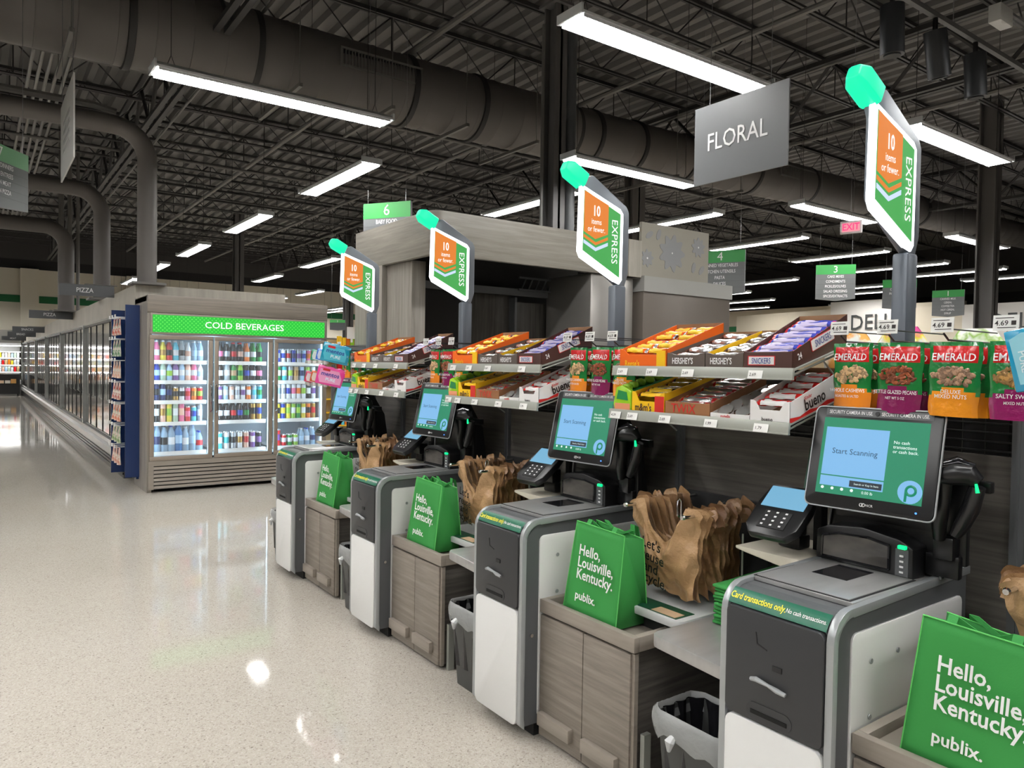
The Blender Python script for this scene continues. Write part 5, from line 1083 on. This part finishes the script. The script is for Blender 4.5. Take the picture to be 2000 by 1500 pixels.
def aisle(p0, p1, zt, zb, num, lines, lab, g=LGREEN, wmul=1):
    p0 = V((p0[0], p0[1], 0)); p1 = V((p1[0], p1[1], 0)); r = (p1-p0).normalized(); W = (p1-p0).length; n = r.cross(V((0, 0, 1))); H = zt-zb; c = (p0+p1)/2
    t = thing('aisle_sign', lab, 'sign', (c.x, c.y, zb))
    def F(m, d=0): return m.frame(V((c.x, c.y, zt))+n*d, r, (0, 0, 1))
    F(MB()).prism([(-W/2, 0), (W/2, 0), (W/2, -H*.96), (0, -H*1.02), (-W/2, -H*.96)], 'Z', -.05, 0).build('sign_board', SGREY, t)
    F(MB(), .001).box(-W/2, W/2, -H*.27, 0, 0, .002).build('number_band', g, t)
    text(num, t, V((c.x, c.y, zt-H*.14))+n*.005, r, (0, 0, 1), H*.27, whitel)
    m = F(MB(), .001)
    for k in range(1, 5): m.box(-W/2, W/2, -H*(.27+.14*k)-.002, -H*(.27+.14*k)+.002, 0, .0015)
    m.build('line_groove', dgrey, t)
    for k, s in enumerate(lines): text(s, t, V((c.x, c.y, zt-H*(.335+.138*k)))+n*.005, r, (0, 0, 1), H*.105, whitel, sx=.75, bold=.01)
    hang(t, c.x+r.x*W*.4, c.y+r.y*W*.4, zt); hang(t, c.x-r.x*W*.4, c.y-r.y*W*.4, zt); return t
aisle((4.756, 10.48), (5.19, 9.79), 4.0, 3.15, '6', ['BABY FOOD', 'DIAPERS'], 'green and grey number six aisle sign above the booth roof')
aisle((12.975, 8.104), (13.379, 7.539), 3.6, 2.93, '3', ['CAKE MIXES', 'CONDIMENTS', 'PICKLES/OLIVES', 'SALAD DRESSING', 'SPICES/EXTRACTS'], 'hanging aisle sign number three listing cake mixes')
aisle((19.08, 8.774), (19.237, 8.105), 3.6, 2.96, '1', ['CANNED MILK', 'CEREAL', 'COFFEE/TEA', 'HOT CEREAL', 'SYRUP'], 'hanging aisle sign number one listing cereal')
aisle((10.03, 8.53), (10.422, 7.807), 3.6, 2.85, '4', ['CANNED VEGETABLES', 'KITCHEN UTENSILS', 'PASTA', 'SAUCES', 'TOMATOES'], 'hanging aisle sign number four, half behind the flower panel')
aisle((16.117, 8.462), (16.43, 7.88), 3.6, 2.96, '2', ['CANNED FRUIT', 'INTERNATIONAL', 'SOUP'], 'hanging aisle sign number two, half behind the express sign post')
aisle((-.06, 8.17), (.422, 8.849), 3.6, 3.02, '7', ['FROZEN DINNERS', 'FROZEN ENTREES', 'FROZEN MEAT', 'FROZEN PIZZA'], 'hanging aisle sign number seven listing frozen foods', mat('sign_green_pale', srgb(120, 170, 130), .5))
aisle((7.75, 19.15), (8.08, 18.9), 2.75, 2.47, '3', ['', ''], 'tiny green number three sign past the beverage cooler', mat('sign_green_small', srgb(90, 190, 100), .5))
t = thing('exit_sign', 'small red lit exit sign hanging from the ceiling', 'sign', (9.43, 5.4, 3.42))
f = MB().frame((9.43, 5.4, 3.51), (.22, -1, 0), (0, 0, 1)); f.box(-.14, .14, -.085, .085, -.03, 0); f.build('sign_box', mat('exit_white', srgb(215, 205, 205), .4), t, bevel=.008)
f = MB().frame((9.43, 5.4, 3.51), (.22, -1, 0), (0, 0, 1)); n_ = V((.22, -1, 0)).normalized().cross(V((0, 0, 1))); f.box(-.115, .115, -.06, .06, 0, .002).build('sign_face', emis('exit_face', srgb(236, 150, 160), .8), t)
text('EXIT', t, V((9.43, 5.4, 3.51))+n_*.004, (.22, -1, 0), (0, 0, 1), .125, emis('exit_red', (1, .03, .12), 1.6), bold=.03, sx=.85); hang(t, 9.44, 5.41, 3.59)
# ceiling track spots
t = thing('light_track', 'black ceiling track carrying spotlights over the nearest lane', 'light track', (6.3, 2.9, 4.4)); MB().box(4.7, 9.2, 2.87, 2.91, 4.42, 4.46).build('track_rail', mat('track_grey', srgb(90, 90, 90), .5), t)
for x in (5.0, 6.5, 8, 9.1): hang(t, x, 2.89, 4.46)
for i, (x, tl) in enumerate(((5.53, .05), (6.2, .3), (6.92, .1))):
    s = thing('spotlight', 'black cylinder track spotlight, %s along the track' % ORD[i], 'spotlight', (x, 2.89, 4.1), group='black track spotlights')
    MB().tube([(x, 2.89, 4.42), (x, 2.89, 4.3)], .02, 8).build('stem', black, s); MB().frame((x, 2.89, 4.3), (1, 0, tl), (0, 1, 0)).tube([(0, 0, .02), (0, 0, -.34)], .085, 20).build('can', mat('spot_black', (.02, .022, .025), .4), s, smooth=True)
    MB().frame((x, 2.89, 4.3), (1, 0, tl), (0, 1, 0)).tube([(0, 0, -.341), (0, 0, -.35)], .06, 16).build('lens', mblack, s)
t = thing('wall_washer', 'small bright round spotlight near the top picture edge', 'spotlight', (6.35, 4.15, 5.2)); MB().lathe([(0, .05), (.06, .05), (.09, -.02), (.085, -.03)], (6.35, 4.15, 5.2), 16).build('spot_housing', whitel, t, smooth=True); MB().lathe([(0, -.022), (.05, -.022), (.05, -.028), (0, -.028)], (6.35, 4.15, 5.2), 16).build('bulb', emis('bulb_lit', (1, .95, .9), 20), t); hang(t, 6.35, 4.15, 5.25)
t = thing('emergency_light', 'white twin-head emergency light under the ceiling at the right edge', 'emergency light', (8.6, 3.3, 5.3)); MB().box(8.45, 8.75, 3.3, 3.42, 5.2, 5.38).build('light_box', white, t, bevel=.01)
for dx in (-.1, .12): MB().lathe([(0, .03), (.06, .03), (.07, -.04), (0, -.05)], (8.6+dx, 3.24, 5.22), 14).build('light_head', glass, t, smooth=True)
hang(t, 8.6, 3.36, 5.38)
# ---------------------------------------------------------------- deli and far right
dw_ = mat('deli_white', srgb(222, 218, 212), .6); cream = mat('deli_cream', srgb(206, 196, 176), .6)
def panelwall(name, lab, a, b, z0, z1, m, th=.3):
    a = V((a[0], a[1], 0)); b = V((b[0], b[1], 0)); r = (b-a).normalized(); n = r.cross(V((0, 0, 1))); L = (b-a).length
    return tag(MB().frame(a, r, (0, 0, 1)).box(0, L, z0, z1, -th, 0).build(name, m), kind='structure')
P1, P2, P3, P4, P5, P6 = (26, 18.7), (26, 15.6), (27.3, 13.2), (26, 12.4), (26, 10.95), (24.3, 8.9)
panelwall('wall_deli_1', '', (27, 20.6), P2, 0, 3.9, cream); panelwall('wall_deli_2', '', P2, (26, 12.9), 0, 4.15, dw_); panelwall('wall_deli_3', '', (26, 12.9), (26, 11.0), 0, 3.95, cream); panelwall('wall_deli_4', '', (26, 11.0), (26, 8.0), 0, 3.8, dw_)
def letters(s, o, sz, lab):
    t = thing('wall_lettering', lab, 'sign', (o[0], o[1], o[2]-sz/2)); text(s, t, o, (0, -1, 0), (0, 0, 1), sz, mat('letter_dark', srgb(60, 62, 62), .5), name='letters', sx=.9, bold=.005); return t
letters('DELI', (25.95, 14.1, 3.33), .78, 'large dark deli letters on the white wall left of the sign post'); letters('DELI', (25.95, 9.55, 3.2), .72, 'large dark deli letters on the white wall at the right picture edge')
struct('wall_deli_back', MB().box(30, 30.2, 16, 32, 0, 4.4), cream); struct('trim_6', MB().box(29.97, 29.99, 16, 32, 3.4, 3.66), gr)
t = thing('deli_counter', 'long pale deli counter below the deli walls', 'counter', (22, 8, 0)); MB().box(21.5, 22.6, 6, 12.2, 0, 2.0).build('counter_case', mat('counter_white', srgb(206, 206, 204), .4), t); MB().box(21.3, 22.7, 5.9, 12.3, 2.0, 2.12).build('counter_top', whitel, t)
t = thing('wood_shelf_unit', 'pale wood topped shelving seen over the candy cartons', 'shelving', (11, 8.5, 0)); MB().box(10.4, 12.6, 7.4, 7.9, 0, 1.96).build('shelf_body', mat('shelf_beige', srgb(196, 176, 140), .6), t); MB().box(10.35, 12.65, 7.35, 7.95, 1.96, 2.08).build('shelf_top', mat('shelf_maple', srgb(214, 184, 134), .5), t)
MB().box(12.0, 12.66, 7.34, 7.36, 1.97, 2.07).build('shelf_label', mat('label_blue', srgb(130, 190, 210), .5), t)
# yellow product shelving between cooler and booth, with balloons
t = thing('yellow_shelving', 'tall shelving full of small yellow packs past the cooler', 'shelving', (6.2, 14.1, 0)); MB().box(5.3, 7.4, 14.0, 14.5, 0, 2.05).build('shelf_back', mat('shelf_cream', srgb(190, 180, 150), .6), t)
for k in range(7): s = MB().box(5.3, 7.4, 13.75, 14.0, .35+.26*k, .37+.26*k).build('shelf', YELLOWC, t)
cc = [YELLOWC, O_, R_, W_, L_, C_, YELLOWC, TN]; rnd = random.Random(9)
for k in range(7):
    x = 5.75
    for j in range(9):
        w_ = .055+.03*rnd.random(); h_ = .12+.07*rnd.random(); c = cc[rnd.randrange(8)]
        tag(MB().box(x, x+w_, 13.77, 13.85, .371+.26*k, .371+.26*k+h_).build('small_pack', c), 'small bright pack on the yellow shelving, %s column, %s shelf from the floor' % (ORD[j], ORD[k]), 'package', 'small packs on the yellow shelving'); x += w_+.012
for i, (x, z, c1, c2, lab) in enumerate(((6.12, 2.39, (220, 220, 220), (150, 40, 40), 'white and red round balloon'), (6.31, 2.40, (60, 60, 150), (230, 230, 240), 'blue and white star balloon'), (6.20, 2.21, (206, 176, 50), (220, 190, 60), 'gold balloon below the two round ones'))):
    q = thing('foil_balloon', lab, 'balloon', (x, 13.6, z-.1), group='foil balloons'); MB().lathe([(0, .12), (.05, .105), (.085, .05), (.09, 0), (.07, -.06), (.02, -.11), (0, -.12)], (x, 13.6, z), 16).build('balloon_film', facmat('balloon_%d' % i, srgb(*c1), [(.45, srgb(*c1)), (.55, srgb(*c2))], .15, scale=10), q, smooth=True)
    MB().tube([(x, 13.6, z-.12), (6.25, 13.6, 1.9), (6.25, 13.8, 1.3)], .003, 4).build('ribbon', whitel, q)
tag(MB().box(5.9, 6.1, 13.7, 13.71, 2.07, 2.3).box(5.98, 6.02, 13.7, 13.72, 2.0, 2.07).build('display_card', mat('card_white', srgb(225, 222, 218), .5)), 'white display card standing on the yellow shelving beside the balloons', 'sign')
tag(MB().box(4.6, 9.5, 16, 16.3, 0, 2.15).build('tall_shelving', mat('shelf_grey_dark', srgb(112, 106, 100), .6)), 'plain grey shelving end past the cooler under the tiny green sign', 'shelving')
